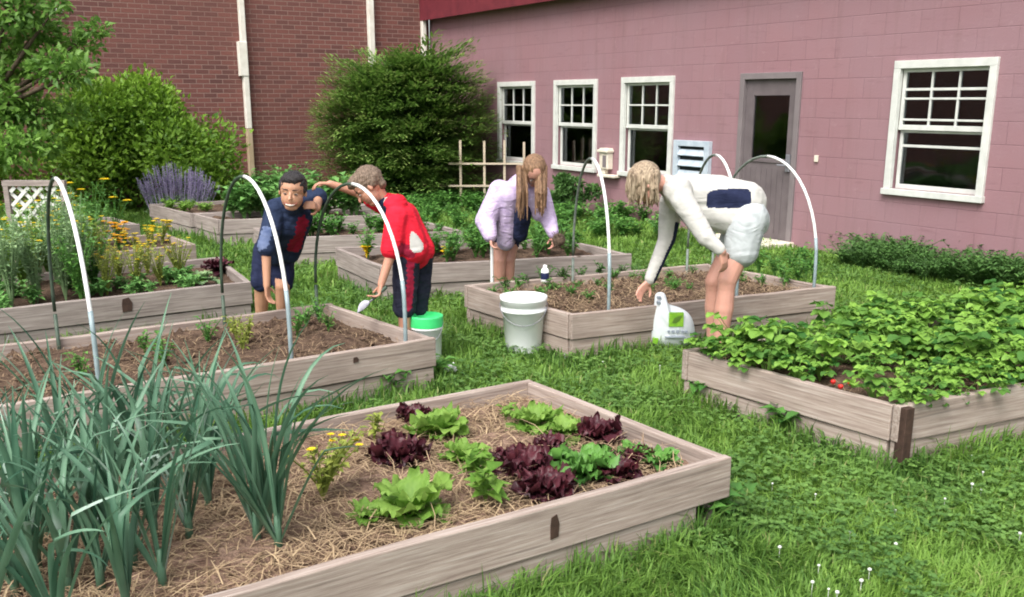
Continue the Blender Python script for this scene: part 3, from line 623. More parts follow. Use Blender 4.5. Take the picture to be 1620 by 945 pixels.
# leeks
def leek(pos, n=9, h=.62, fan=None, seed=0):
    rr = random.Random(seed); mb = MB(); fan = rr.uniform(0, 3.14) if fan is None else fan; p0 = Vector((0, 0, 0))
    for i in range(n):
        side = 1 if i % 2 else -1; az = fan+(0 if side > 0 else math.pi)+rr.uniform(-.55, .55); el = R(rr.uniform(60, 89)); L = h*rr.uniform(.75, 1.25); W = rr.uniform(.013, .027)
        bend = rr.uniform(.15, 1.2) if rr.random() < .85 else rr.uniform(1.8, 2.8); kink = rr.uniform(.45, .8) if rr.random() < .35 else None
        fr = Vector((math.cos(az), math.sin(az), 0)); sd_ = Vector((-fr.y, fr.x, 0)); p = p0+Vector((0, 0, .015*i/n)); e = el; V = []; Fc = []; N_ = 14
        tw = rr.uniform(-.9, .9); tint = min(1, max(0, rr.gauss(.45, .25)))
        for k in range(N_+1):
            t = k/N_; wv = W*min(1, .55+t*3)*(1-max(0, (t-.45)/.55)**1.6)+.0012; up = Vector((-fr.x*math.sin(e), -fr.y*math.sin(e), math.cos(e)))
            s2 = sd_*math.cos(tw*t)+up*math.sin(tw*t); u2 = up*math.cos(tw*t)-sd_*math.sin(tw*t)
            V += [p+s2*wv*.5+u2*wv*.28, p, p-s2*wv*.5+u2*wv*.28]
            p = p+(fr*math.cos(e)+Vector((0, 0, math.sin(e))))*L/N_; e -= bend*t*t*3/N_
            if kink and abs(t-kink) < .5/N_+.001: e -= rr.uniform(.6, 1.3)
        for k in range(N_): b_ = k*3; Fc += [(b_, b_+3, b_+4, b_+1), (b_+1, b_+4, b_+5, b_+2)]
        mb.add(V, Fc, 0, [min(1, max(0, tint+.35*max(0, 1-k/3)+(.12 if c_ == 1 else 0)+.10*math.sin(k*1.3+i)+(.3 if k == N_ and i % 3 == 0 else 0))) for k in range(N_+1) for c_ in range(3)])
    root = thing('leek', 'tall leek with arching blue green strap leaves in the front bed', 'leek', pos, 'leeks crowding the left of the front bed')
    mb.build('leaves', M['leek'], root, smooth=True, world=False)
    s_ = MB(); s_.tube([(0, 0, -.02), (0, 0, .06), (0, 0, .12)], [.014, .013, .008], 8); s_.build('stem', M['leek'], root, smooth=True, world=False)
    root.rotation_euler.z = 0
    return root
LK = [(407, 857, .66, 0), (441, 868, .66, .6), (425, 845, .62, 2.9), (258, 930, .56, None), (212, 893, .60, .3), (182, 878, .58, None), (292, 800, .60, .5), (330, 765, .55, None), (262, 760, .52, .2),
      (25, 940, .55, None), (-30, 915, .55, None), (75, 850, .52, .4), (110, 930, .45, None), (10, 850, .5, None), (140, 800, .5, .1), (210, 790, .5, None), (60, 790, .5, .5), (0, 780, .48, None), (130, 745, .45, None), (-60, 850, .5, None),
      (330, 800, .58, 1.2), (95, 740, .72, None), (40, 740, .76, .3), (-20, 740, .74, None), (5, 715, .7, 1.1), (150, 760, .66, .4), (245, 850, .56, 1.0), (160, 930, .5, .8), (320, 740, .5, .3), (110, 800, .6, 2.0), (230, 745, .6, 1.4), (50, 940, .55, 1.9), (300, 850, .42, .1), (170, 735, .58, None), (235, 725, .5, .2), (60, 900, .6, None), (150, 870, .55, 1.5), (-40, 800, .6, None), (20, 700, .6, 2.0), (95, 1010, .5, None), (-20, 1010, .5, None), (200, 960, .45, None)]
for i, (x, y, h, fan) in enumerate(LK):
    p = spot(x, y, .25)
    if inside(np.array([[p.x, p.y]]), QUADS[0], -.05)[0]: leek(p, 10 if i > 2 else 13, h*.93, fan, 100+i)
# straw mulch
def straw_field(name, quad, n, z, lab, shade=(.1, .95), Ls=(.03, .12), weight=None):
    P = np.zeros((0, 2)); A = quad[0]; B_ = quad[1]-A; D_ = quad[3]-A; k = rng.uniform(.03, .97, (n, 2)); P = A+k[:, :1]*B_+k[:, 1:]*D_
    if weight is not None: P = P[rng.random(n) < weight(P)]
    n = len(P); az = rng.uniform(0, 6.28, n); el = rng.normal(.05, .22, n); L = rng.uniform(*Ls, n); E_ = P+np.column_stack([np.cos(az), np.sin(az)])*L[:, None]; ok = inside(P, quad, -.055) & inside(E_, quad, -.055); P, az, el, L = P[ok], az[ok], el[ok], L[ok]; n = len(P); W = rng.uniform(.0022, .005, n)
    base = np.column_stack([P, z+rng.uniform(0, .035, n)]); D = np.column_stack([np.cos(az)*np.cos(el), np.sin(az)*np.cos(el), np.sin(el)]); bend = rng.normal(0, .25, n)
    D2 = np.column_stack([np.cos(az+bend)*np.cos(el), np.sin(az+bend)*np.cos(el), np.sin(el)-.15]); Sd = norm(np.cross(D, np.array([[0, 0, 1.]])))
    m_ = base+D*L[:, None]*.5; e_ = m_+D2*L[:, None]*.5; w_ = W[:, None]*.5
    V = np.stack([base-Sd*w_, base+Sd*w_, m_+Sd*w_+[0, 0, .003], m_-Sd*w_+[0, 0, .003], e_+Sd*w_*.6, e_-Sd*w_*.6], 1).reshape(-1, 3); b_ = np.arange(n)[:, None]*6
    Fc = np.concatenate([b_+np.array([[0, 1, 2, 3]]), b_+np.array([[3, 2, 4, 5]])], 0); T = np.repeat(rng.uniform(*shade, n), 6)
    tag(bake(name, V, Fc, T, M['straw']), lab, 'straw', kind='stuff')
straw_field('straw_mulch', QUADS[0], 15000, .24, 'tan straw mulch covering the soil of the front bed', (.1, 1), (.03, .14))
straw_field('straw_mulch', QUADS[2], 5200, .245, 'dry brown straw on the soil of the middle bed', (.0, .9))
straw_field('straw_mulch', QUADS[3], 4200, .24, 'dry brown litter on the soil of the boys\' bed', (.0, .55))
straw_field('straw_mulch', QUADS[1], 1500, .24, 'brown litter under the strawberry plants', (.0, .5))
# clods
def clods(quad, n, z, name, lab, sz=(.008, .03)):
    mb = MB()
    A = quad[0]; B_ = quad[1]-A; D_ = quad[3]-A
    for i in range(n):
        k = rng.uniform(.05, .95, 2); p = A+k[0]*B_+k[1]*D_; r_ = rng.uniform(*sz); c = Vector((p[0], p[1], z+r_*.3)); v = []
        for a_ in ((1, 0, 0), (-1, 0, 0), (0, 1, 0), (0, -1, 0), (0, 0, 1), (0, 0, -1)): v.append(c+Vector(a_)*r_*random.uniform(.6, 1.3))
        mb.add(v, [(0, 2, 4), (2, 1, 4), (1, 3, 4), (3, 0, 4), (2, 0, 5), (1, 2, 5), (3, 1, 5), (0, 3, 5)])
    tag(mb.build(name, M['soil']), lab, 'soil', kind='stuff')
clods(QUADS[3], 900, .245, 'soil_clods', 'brown clods of turned soil in front of the boys'); clods(QUADS[2], 600, .245, 'soil_clods', 'brown clods of turned soil under the woman\'s hand')
clods(QUADS[0], 300, .24, 'soil_clods', 'dark crumbs of soil among the straw of the front bed', (.005, .015))
# strawberry plants
def berry_mesh(seed):
    rr = random.Random(seed); P, D, N, L, W, T = [], [], [], [], [], []; mb = MB()
    for i in range(22):
        az = rr.uniform(0, 6.28); rad = rr.uniform(.03, .15); h = rr.uniform(.06, .23); top = Vector((math.cos(az)*rad, math.sin(az)*rad, h)); mb.tube([Vector((0, 0, 0)), Vector((top.x*.4, top.y*.4, h*.7)), top], [.0025, .002, .0018], 4, 0, False)
        tilt = rr.uniform(-.2, .35); tt = rr.uniform(-.1, 1); l_ = rr.uniform(.038, .076)
        for k in (-1, 0, 1):
            a2 = az+k*1.25; P.append(tuple(top)); D.append((math.cos(a2), math.sin(a2), tilt)); N.append((rr.uniform(-.2, .2), rr.uniform(-.2, .2), 1)); L.append(l_); W.append(l_*.9); T.append(min(1, max(0, tt+rr.uniform(-.1, .1))))
    V, Fc, kk = round_leaf_arrays(np.array(P), np.array(D), np.array(N), np.array(L), np.array(W), .45, .25); n0 = len(mb.v); mb.v += [tuple(q) for q in V]; mb.f += [tuple(int(i)+n0 for i in q) for q in Fc]; mb.m += [0]*len(Fc); mb.c += list(np.repeat(T, kk))
    return mb
protos = []
for i in range(5):
    o = berry_mesh(50+i).build('strawberry_plant', M['berryleaf'], None); tag(o, 'leafy green strawberry plant in the bed at the right edge', 'strawberry plant', 'strawberry plants filling the right bed'); protos.append(o)
A = q2[0]; u = q2[1]-q2[0]; v = q2[3]-q2[0]; cnt = 0; NB = 16
for i in range(NB):
    for j in range(9):
        s_ = (i+.5+random.uniform(-.3, .3))/NB; t_ = (j+.5+random.uniform(-.3, .3))/9
        if (s_*2.9 < .3 and t_ < .3 and random.random() < .3) or math.sin(s_*21+t_*9)*math.sin(t_*13+s_*5) > .80: continue
        p = A+u*s_+v*t_+Vector((0, 0, .235))
        if (p-spot(1335, 610, .27)).length < .12: continue
        o = protos[cnt] if cnt < 5 else protos[random.randrange(5)].copy()
        if cnt >= 5: C.objects.link(o)
        o.location = p; sc_ = random.uniform(.55, 1.1)*(1.1 if i > 4 or j > 4 else .8); o.scale = (sc_, sc_, sc_); o.rotation_euler.z = random.uniform(0, 6.28); cnt += 1
for i, (x, y) in enumerate([(1330, 612), (1345, 606), (1318, 604)]):
    p = spot(x, y, .27); mb = MB(); mb.lathe(p, [(.001, -.018), (.009, -.010), (.014, 0), (.012, .009), (.001, .013)], 10)
    tag(mb.build('strawberry', M['berry'], None, smooth=True, loc=p), 'ripe red strawberry lying near the corner of the right bed', 'strawberry', 'ripe strawberries on the bed soil')

def scatter(quad, n, fn, s0=0.08, s1=.92, t0=.1, t1=.9):
    A = quad[0]; B_ = quad[1]-A; D_ = quad[3]-A
    for i in range(n):
        k = random.uniform(s0, s1), random.uniform(t0, t1); p = A+k[0]*B_+k[1]*D_; fn(Vector((p[0], p[1], .24)), i)
protoc = {}
def copies(key, maker, pts, label, cat, group, sc=(.8, 1.2)):
    ps = [maker(i) for i in range(min(3, len(pts)))]
    for i, p in enumerate(pts):
        o = ps[i] if i < 3 else ps[i % 3].copy()
        if i >= 3: C.objects.link(o)
        o.location = p; s_ = random.uniform(*sc); o.scale = (s_, s_, s_); o.rotation_euler.z = random.uniform(0, 6.28); tag(o, label, cat, group)
def mk(name, mat, fmat=None, **k):
    def f(i):
        mb = MB(); stemmy(mb, Vector((0, 0, 0)), **k); return mb.build(name, [mat, fmat or mat], None)
    return f
def pts_in(q, n, s=(.05, .95), t=(.1, .9), z=.24):
    o_ = []
    for i in range(n):
        a_, b2_ = random.uniform(*s), random.uniform(*t); p = q[0]+(q[1]-q[0])*a_+(q[3]-q[0])*b2_; o_.append(Vector((p.x, p.y, z)))
    return o_
def px_pts(lst, z=.24): return [spot(x, y, z) for x, y in lst]
# bed 3: weeds left and right ends
copies('w3', mk('weed', M['weed'], n=8, h=.12, leafL=.05, spread=.8, leaves=4), px_pts([(800, 462), (830, 455), (860, 452), (890, 450), (870, 462), (920, 446), (950, 440), (985, 436), (1010, 438), (1050, 432)]), 'low green weed at the far side of the dug middle bed', 'weed', 'weeds in the dug middle bed')
copies('w3c', mk('weed', M['midleaf'], n=7, h=.09, leafL=.04, spread=.9, leaves=4), pts_in(q3, 34, (.03, .97), (.35, .95)), 'tiny green weed in the dug middle bed', 'weed', 'tiny weeds in the dug middle bed')
copies('w3b', mk('young_plant', M['midleaf'], n=10, h=.22, leafL=.06, spread=.6, leaves=5), px_pts([(1240, 456), (1262, 450), (1285, 444), (1275, 436), (1225, 440), (1250, 430), (1200, 432)]), 'green young plant at the right end of the middle bed', 'plant', 'young plants at the right end of the middle bed')
# bed 4 bits
copies('w4', mk('weed', M['yellowgreen'], n=8, h=.19, leafL=.04, spread=.5, leaves=5), px_pts([(385, 560), (392, 545), (375, 540)]), 'yellow green weed in the soil left of the pipe', 'weed', 'yellow weeds in the boys\' bed')
copies('w4b', mk('weed', M['midleaf'], n=7, h=.15, leafL=.045, spread=.6, leaves=5), px_pts([(485, 520), (505, 510), (470, 535), (520, 525), (260, 580), (230, 560), (130, 600), (330, 545)]), 'small green weed in the bare soil before the boys', 'weed', 'green weeds in the boys\' bed')
# bed 5: mixed
copies('w5', mk('seedling', M['squash'], n=9, h=.12, leafL=.07, spread=.8, leaves=3), pts_in(q5, 60, (.02, .55)), 'pale green seedling in the bed behind the boy in dark blue', 'plant', 'seedlings in the long left bed')
copies('w5b', mk('flowering_greens', M['yellowgreen'], M['yellow'], n=18, h=.34, leafL=.04, spread=.5, leaves=7, flower=.5, fsize=.018), px_pts([(255, 455), (215, 462), (190, 452), (170, 468), (235, 440), (285, 446)]), 'yellow green bolting plant in the long left bed', 'plant', 'bolting plants in the long left bed')
copies('w5c', mk('tall_herb', M['greygreen'], M['yellow'], n=26, h=.62, leafL=.05, spread=.35, leaves=11, flower=.15, fsize=.02), px_pts([(20, 490), (60, 480), (105, 478), (130, 470), (45, 455), (90, 450), (0, 470), (-30, 490)]), 'tall feathery grey green herb under the lattice frame', 'herb', 'tall herbs under the lattice frame')
copies('w5d', mk('tall_herb', M['midleaf'], n=26, h=.55, leafL=.055, spread=.4, leaves=10), px_pts([(130, 482), (108, 466), (150, 462)]), 'bushy dark green herb beside the leftmost hoop', 'herb', 'dark herbs by the leftmost hoop')
lettuce('red_cabbage', 'purple leaved cabbage near the right end of the long left bed', 345, 430, .17, M['redleaf'], 14, 1.1, .2)
lettuce('lettuce', 'grey green cabbage right in front of the purple one', 322, 445, .14, M['greygreen'], 12, 1.0, .15)
lettuce('lettuce', 'light green lettuce in the long left bed beside the cabbages', 303, 447, .12, M['lettuce'], 12, 1.0, .2)
# bed 6 marigolds and herbs
copies('w6', mk('marigold', M['midleaf'], M['orange'], n=12, h=.22, leafL=.04, spread=.6, leaves=5, flower=.9, fsize=.035), px_pts([(190, 402), (200, 392), (186, 392)]), 'orange marigold at the left behind the long bed', 'flower', 'orange marigolds')
copies('w6b', mk('yellow_flower', M['yellowgreen'], M['yellow'], n=14, h=.22, leafL=.04, spread=.6, leaves=5, flower=.7, fsize=.03), px_pts([(245, 392), (258, 384), (235, 386), (215, 398), (50, 425), (62, 420)]), 'pale yellow flowering plant right of the orange marigolds', 'flower', 'yellow flowers near the marigolds')
copies('w6e', mk('herb', M['lettuce'], M['yellow'], n=22, h=.5, leafL=.055, spread=.5, leaves=9, flower=.08, fsize=.03), px_pts([(random.uniform(-20, 150), random.uniform(395, 470)) for i in range(14)]), 'light green bushy herb among the lattice plants', 'herb', 'light bushy herbs at the left')
copies('w6c', mk('herb', M['yellowgreen'], n=20, h=.42, leafL=.05, spread=.5, leaves=8), px_pts([(100, 430), (60, 440), (20, 445), (140, 415), (120, 440), (160, 410), (-20, 450)]), 'yellow green leafy herb left of the marigolds', 'herb', 'yellow green herbs at the left')
copies('w6d', mk('herb', M['squash'], M['yellow'], n=20, h=.5, leafL=.06, spread=.5, leaves=8, flower=.1, fsize=.03), px_pts([(20, 420), (55, 405), (85, 400), (115, 400), (0, 400), (150, 395), (130, 385)]), 'light green tall herb behind the lattice frame', 'herb', 'light green herbs behind the lattice')
copies('w7', mk('yarrow', M['midleaf'], M['yellow'], n=9, h=.5, leafL=.05, spread=.5, leaves=7, flower=.25, fsize=.05), px_pts([(135, 375), (168, 380), (185, 370), (150, 372)]), 'tall yellow flowering plant before the bright shrub', 'flower', 'tall yellow flowers before the shrub')
# bed 8 lettuce strip, bed 9 squash, bed 10/11 greens
copies('w8', mk('lettuce_seedling', M['lettuce'], n=14, h=.13, leafL=.08, spread=.9, leaves=3), pts_in(q8, 34, (.04, .96), (.12, .9)), 'yellow green lettuce in the far bed beside the catmint', 'lettuce', 'row of yellow green lettuce far back')
copies('w9', mk('squash_plant', M['squash'], n=16, h=.46, leafL=.13, spread=.6, leaves=4, wide=.9), pts_in(q9, 16, (.04, .96), (.15, .9))+px_pts([(395, 318), (420, 316), (445, 318), (470, 320), (520, 322), (550, 322), (580, 322), (600, 330)], 0), 'broad leaved squash plant in the far bed behind the boys', 'squash plant', 'squash plants far back')
copies('w10', mk('bean_plant', M['midleaf'], n=12, h=.22, leafL=.07, spread=.7, leaves=4, wide=.7), pts_in(q10, 26), 'low green bean plant in the grey bed behind the boys', 'plant', 'bean plants behind the boys')
copies('w11', mk('pepper_plant', M['midleaf'], n=12, h=.26, leafL=.065, spread=.6, leaves=5, wide=.6), pts_in(q11, 30, (.05, .95), (.25, .9)), 'green pepper plant in the bed behind the girl', 'plant', 'pepper plants behind the girl')
for lab, x, y in (('yellow flower clump right of the boy in red', 706, 410), ('yellow flower clump left of the red shirt behind the hoop', 580, 408)):
    plant('pansy', lab, 'flower', spot(x, y, .25), M['yellow'], M['yellow'], n=12, h=.10, leafL=.04, spread=.5, leaves=2, flower=1, fsize=.035)
lettuce('red_cabbage', 'purple cabbage behind the yellow flowers right of the boy in red', 692, 402, .12, M['redleaf'], 10, 1, .2)
# things growing on the ground
copies('wg', mk('ground_weed', M['weed'], n=26, h=.30, leafL=.07, spread=1.3, leaves=6), px_pts([(1335+i*3.3, 404+i*.42+random.uniform(-12, 26)) for i in range(92)]+[(1440, 392), (1370, 396), (1500, 400), (1560, 408)], 0), 'dark green weed growing along the foot of the pink wall at right', 'weed', 'weeds along the pink wall', (.5, 1.15))
copies('wg2', mk('ground_weed', M['midleaf'], n=16, h=.26, leafL=.09, spread=.9, leaves=5), px_pts([(540+random.uniform(0, 300), 318+random.uniform(0, 55)) for i in range(70)]+[(880+random.uniform(0, 190), 345+random.uniform(0, 40)) for i in range(26)], 0), 'leafy green weed in the rough ground before the conifer', 'weed', 'weeds in rough ground at the back')
copies('wg3', mk('ground_weed', M['squash'], n=16, h=.5, leafL=.12, spread=.8, leaves=6), px_pts([(395+random.uniform(0, 110), 300+random.uniform(-8, 18)) for i in range(20)], 0), 'tall light green weed under the brick wall', 'weed', 'tall weeds under the brick wall')
copies('wg4', mk('dock_weed', M['midleaf'], n=12, h=.16, leafL=.10, spread=1, leaves=4), px_pts([(1190, 640), (1215, 655), (1240, 670), (1180, 620), (1150, 615), (1255, 690), (1110, 640), (1120, 830), (1090, 815), (1130, 600), (680, 600), (620, 622)], 0), 'broad leaved weed beside a bed in the lawn', 'weed', 'broad weeds in the lawn')

# ------------------------------------------------------------ shrubs and trees
def cloud_leaves(blobs, n, L, up=.3, seed=0, patch=3.0, shell=.55, tbias=0.0):
    r_ = np.random.default_rng(seed); vol = np.array([b_[3]*b_[4]*b_[5] for b_ in blobs])**.72; vol /= vol.sum(); idx = r_.choice(len(blobs), n, p=vol); B_ = np.array(blobs)[idx]
    d = norm(r_.normal(size=(n, 3))); rad = 1-shell*r_.random(n)**1.7*1.0; rad *= 1+.12*r_.normal(size=n)
    P = B_[:, :3]+d*rad[:, None]*B_[:, 3:6]; P[:, 2] = np.maximum(P[:, 2], .03)
    D = d*.8+r_.normal(size=(n, 3))*.6+np.array([0, 0, up]); N = norm(d*.5+r_.normal(size=(n, 3))*.5+np.array([0, 0, .8]))
    LL = L*r_.uniform(.6, 1.25, n); V, Fc = leaf_arrays(P, D, N, LL, LL*r_.uniform(.4, .6, n)); T = np.clip(.15+.7*sval(P, patch, seed)+r_.normal(0, .18, n)+tbias, 0, 1)
    return V, Fc, np.repeat(T, 5)
def shrub(name, label, cat, base, blobs, n, L, mat, seed, patch=3, up=.3, stems=5, tb=0, group=None):
    base = Vector(base); root = thing(name, label, cat, base, group); V, Fc, T = cloud_leaves([(base.x+b_[0], base.y+b_[1], b_[2], *b_[3:]) for b_ in blobs], n, L, up, seed, patch, tbias=tb)
    bake('crown', V, Fc, T, mat, root); mb = MB(); rr = random.Random(seed)
    for k in range(stems):
        b_ = blobs[rr.randrange(len(blobs))]; e = Vector((base.x+b_[0], base.y+b_[1], b_[2]+b_[5]*.5)); s_ = base+Vector((rr.uniform(-.1, .1), rr.uniform(-.1, .1), -.02)); m_ = s_.lerp(e, .5)+Vector((rr.uniform(-.1, .1), 0, .15)); mb.tube([s_, m_, e], [.04, .028, .008], 7)
    mb.build('trunk', M['bark'], root, smooth=True); return root
def lumps(W, Dp, H, k, seed, lean=0, zmin=.3):
    rr = random.Random(seed); o_ = []
    for i in range(k):
        a = rr.uniform(0, 6.28); q = rr.random()**.6; z = rr.uniform(zmin, 1)*H; fall = math.sqrt(max(.05, 1-(z/H)**2.2)); s_ = rr.uniform(.22, .42)*min(W, H)*.9
        o_.append((math.cos(a)*q*W*fall+lean*z, math.sin(a)*q*Dp*fall, max(.25, z-s_*.5), s_, s_, s_*rr.uniform(.6, .9)))
    return o_
# conifer: layered upswept branches (dark interior, light tips)
def conifer(base, H, Rr, seed):
    base = Vector(base); root = thing('conifer_shrub', 'wide dark green conifer shrub in the corner between brick and pink walls', 'shrub', base); r_ = np.random.default_rng(seed); mb = MB(); mb.tube([base+Vector((0, 0, -.05)), base+Vector((0, 0, H*.5)), base+Vector((.05, 0, H*.8))], [.09, .06, .02], 8)
    P, D, N, L, W, T = [], [], [], [], [], []
    for i in range(820):
        z0 = r_.uniform(.02, .82)*H; az = r_.uniform(0, 6.283); prof = math.sqrt(max(.12, 1-(abs(z0/H-.42)/.66)**2.4)); ln = Rr*max(.35, prof)*r_.uniform(.6, 1.08); el = R(r_.uniform(-4, 26)+22*(z0/H)**2.5)
        d = np.array([math.cos(az)*math.cos(el), math.sin(az)*math.cos(el), math.sin(el)]); o_ = np.array([base.x, base.y, z0+.05]); nseg = 13; pt = []
        for k in range(nseg+1):
            t = k/nseg; pt.append(o_+d*ln*t+np.array([0, 0, -.22*ln*t*t+.10*ln*t]))
        if i < 70: mb.tube([Vector(pt[0]), Vector(pt[6]), Vector(pt[12])], [.018, .012, .004], 4, 0, False)
        side = np.cross(d, [0, 0, 1]); side /= np.linalg.norm(side); bt = r_.uniform(-.12, .18)
        for k in range(3, nseg+1):
            t = k/nseg; nl = 13
            for j in range(nl):
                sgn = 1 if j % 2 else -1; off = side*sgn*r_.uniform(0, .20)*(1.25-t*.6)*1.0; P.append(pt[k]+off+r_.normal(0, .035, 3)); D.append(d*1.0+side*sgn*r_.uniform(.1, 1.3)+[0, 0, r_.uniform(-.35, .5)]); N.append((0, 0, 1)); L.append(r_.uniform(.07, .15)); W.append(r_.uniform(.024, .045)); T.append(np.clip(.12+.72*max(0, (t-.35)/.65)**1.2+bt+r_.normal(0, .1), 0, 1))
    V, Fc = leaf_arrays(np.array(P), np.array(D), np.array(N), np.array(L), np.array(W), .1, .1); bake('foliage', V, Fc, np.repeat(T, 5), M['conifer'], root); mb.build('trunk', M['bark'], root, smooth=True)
conifer((-1.74, 16.3, 0), 2.25, 1.5, 5)
gb = spot(215, 345, 0)
shrub('shrub', 'big bright green shrub mounded against the brick wall', 'shrub', (-5.75, 14.9, 0), lumps(1.62, .8, 1.85, 44, 3), 25000, .10, M['bush'], 3, 3.2, .5)
shrub('shrub', 'low bright green shrub under the left tree at the edge of the garden', 'shrub', (-7.7, 13.5, 0), lumps(1.2, .7, 1.25, 24, 4), 10000, .09, M['bush'], 4, 3.2, .5)
shrub('catmint', 'mound of purple flowering catmint before the bright shrub', 'flowers', (at(283, 320, 13.9).x, 13.9, 0), [(x*.14, 0, .16, .14, .13, .16) for x in (-2.2, -1.1, 0, 1.1, 2.2)], 3500, .04, M['greygreen'], 9, 6, .6, 3)
cm = Vector((at(281, 320, 13.85).x, 13.85, 0)); mb = MB(); P, D, N, L, W = [], [], [], [], []
for i in range(150):
    x = random.uniform(-.42, .42); h = .62*math.sqrt(1-(x/.55)**2)*random.uniform(.75, 1.12); b_ = cm+Vector((x*.9, random.uniform(-.15, .15), .1)); tp = b_+Vector((x*.35+random.uniform(-.04, .04), random.uniform(-.08, .08), h)); mb.tube([b_, tp], [.004, .003], 4, 0, False)
    for k in range(12): t = .45+.55*k/12; a = random.uniform(0, 6.28); P.append(tuple(b_.lerp(tp, t))); D.append((math.cos(a), math.sin(a), .5)); N.append((0, 0, 1)); L.append(.035); W.append(.022)
V, Fc = leaf_arrays(np.array(P), np.array(D), np.array(N), np.array(L), np.array(W)); n0 = len(mb.v); mb.v += [tuple(q) for q in V]; mb.f += [tuple(int(i)+n0 for i in q) for q in Fc]; mb.m += [0]*len(Fc); mb.c += list(np.repeat(rng.random(len(P)), 5))
cat = [o for o in bpy.data.objects if o.name == 'catmint'][0]; mb.build('flower_spikes', M['purple'], cat)
shrub('shrub', 'small dark green bush at the foot of the pink wall under the second window', 'shrub', tuple(spot(905, 345, 0)), lumps(.42, .3, .62, 10, 8), 3500, .07, M['weed'], 8, 5, .4)
# leafy tree at upper left
def tree(name, label, base, trunk_top, clusters, n, L, mat, seed, r0=.09):
    base = Vector(base); root = thing(name, label, 'tree', base); mb = MB(); top = Vector(trunk_top); mb.tube([base+Vector((0, 0, -.05)), base.lerp(top, .5)+Vector((.06, 0, 0)), top], [r0, r0*.8, r0*.5], 8)
    for c in clusters:
        c0 = Vector(c[:3]); mb.tube([base.lerp(top, .75), base.lerp(c0, .7)+Vector((0, 0, top.z*.22)), c0], [r0*.45, r0*.25, .006], 6)
    mb.build('trunk', M['bark'], root, smooth=True); V, Fc, T = cloud_leaves(clusters, n, L, .1, seed, 3.5, .75, .05); bake('crown', V, Fc, T, mat, root)
rr = random.Random(21); cl = []
tb_ = at(-20, 330, 12.3)
for (x, y, r_) in [(15, 15, .42), (60, 45, .32), (120, 75, .30), (150, 48, .2), (90, 110, .36), (30, 100, .42), (-30, 60, .5), (10, 170, .42), (60, 175, .3), (-40, 150, .5), (20, 235, .4), (70, 225, .28), (115, 180, .18), (-60, 240, .5), (30, -40, .4), (90, 10, .16), (-20, -60, .5), (130, 110, .2)]:
    p = at(x, y, 12.3+rr.uniform(-.5, .4)); cl.append((p.x, p.y, p.z, r_*.9, r_*.8, r_*.6))
tree('deciduous_tree', 'light green leafy tree at the upper left edge before the brick wall', (tb_.x, 12.3, 0), (tb_.x+.1, 12.3, 1.9), cl, 8500, .105, M['treeleaf'], 21)

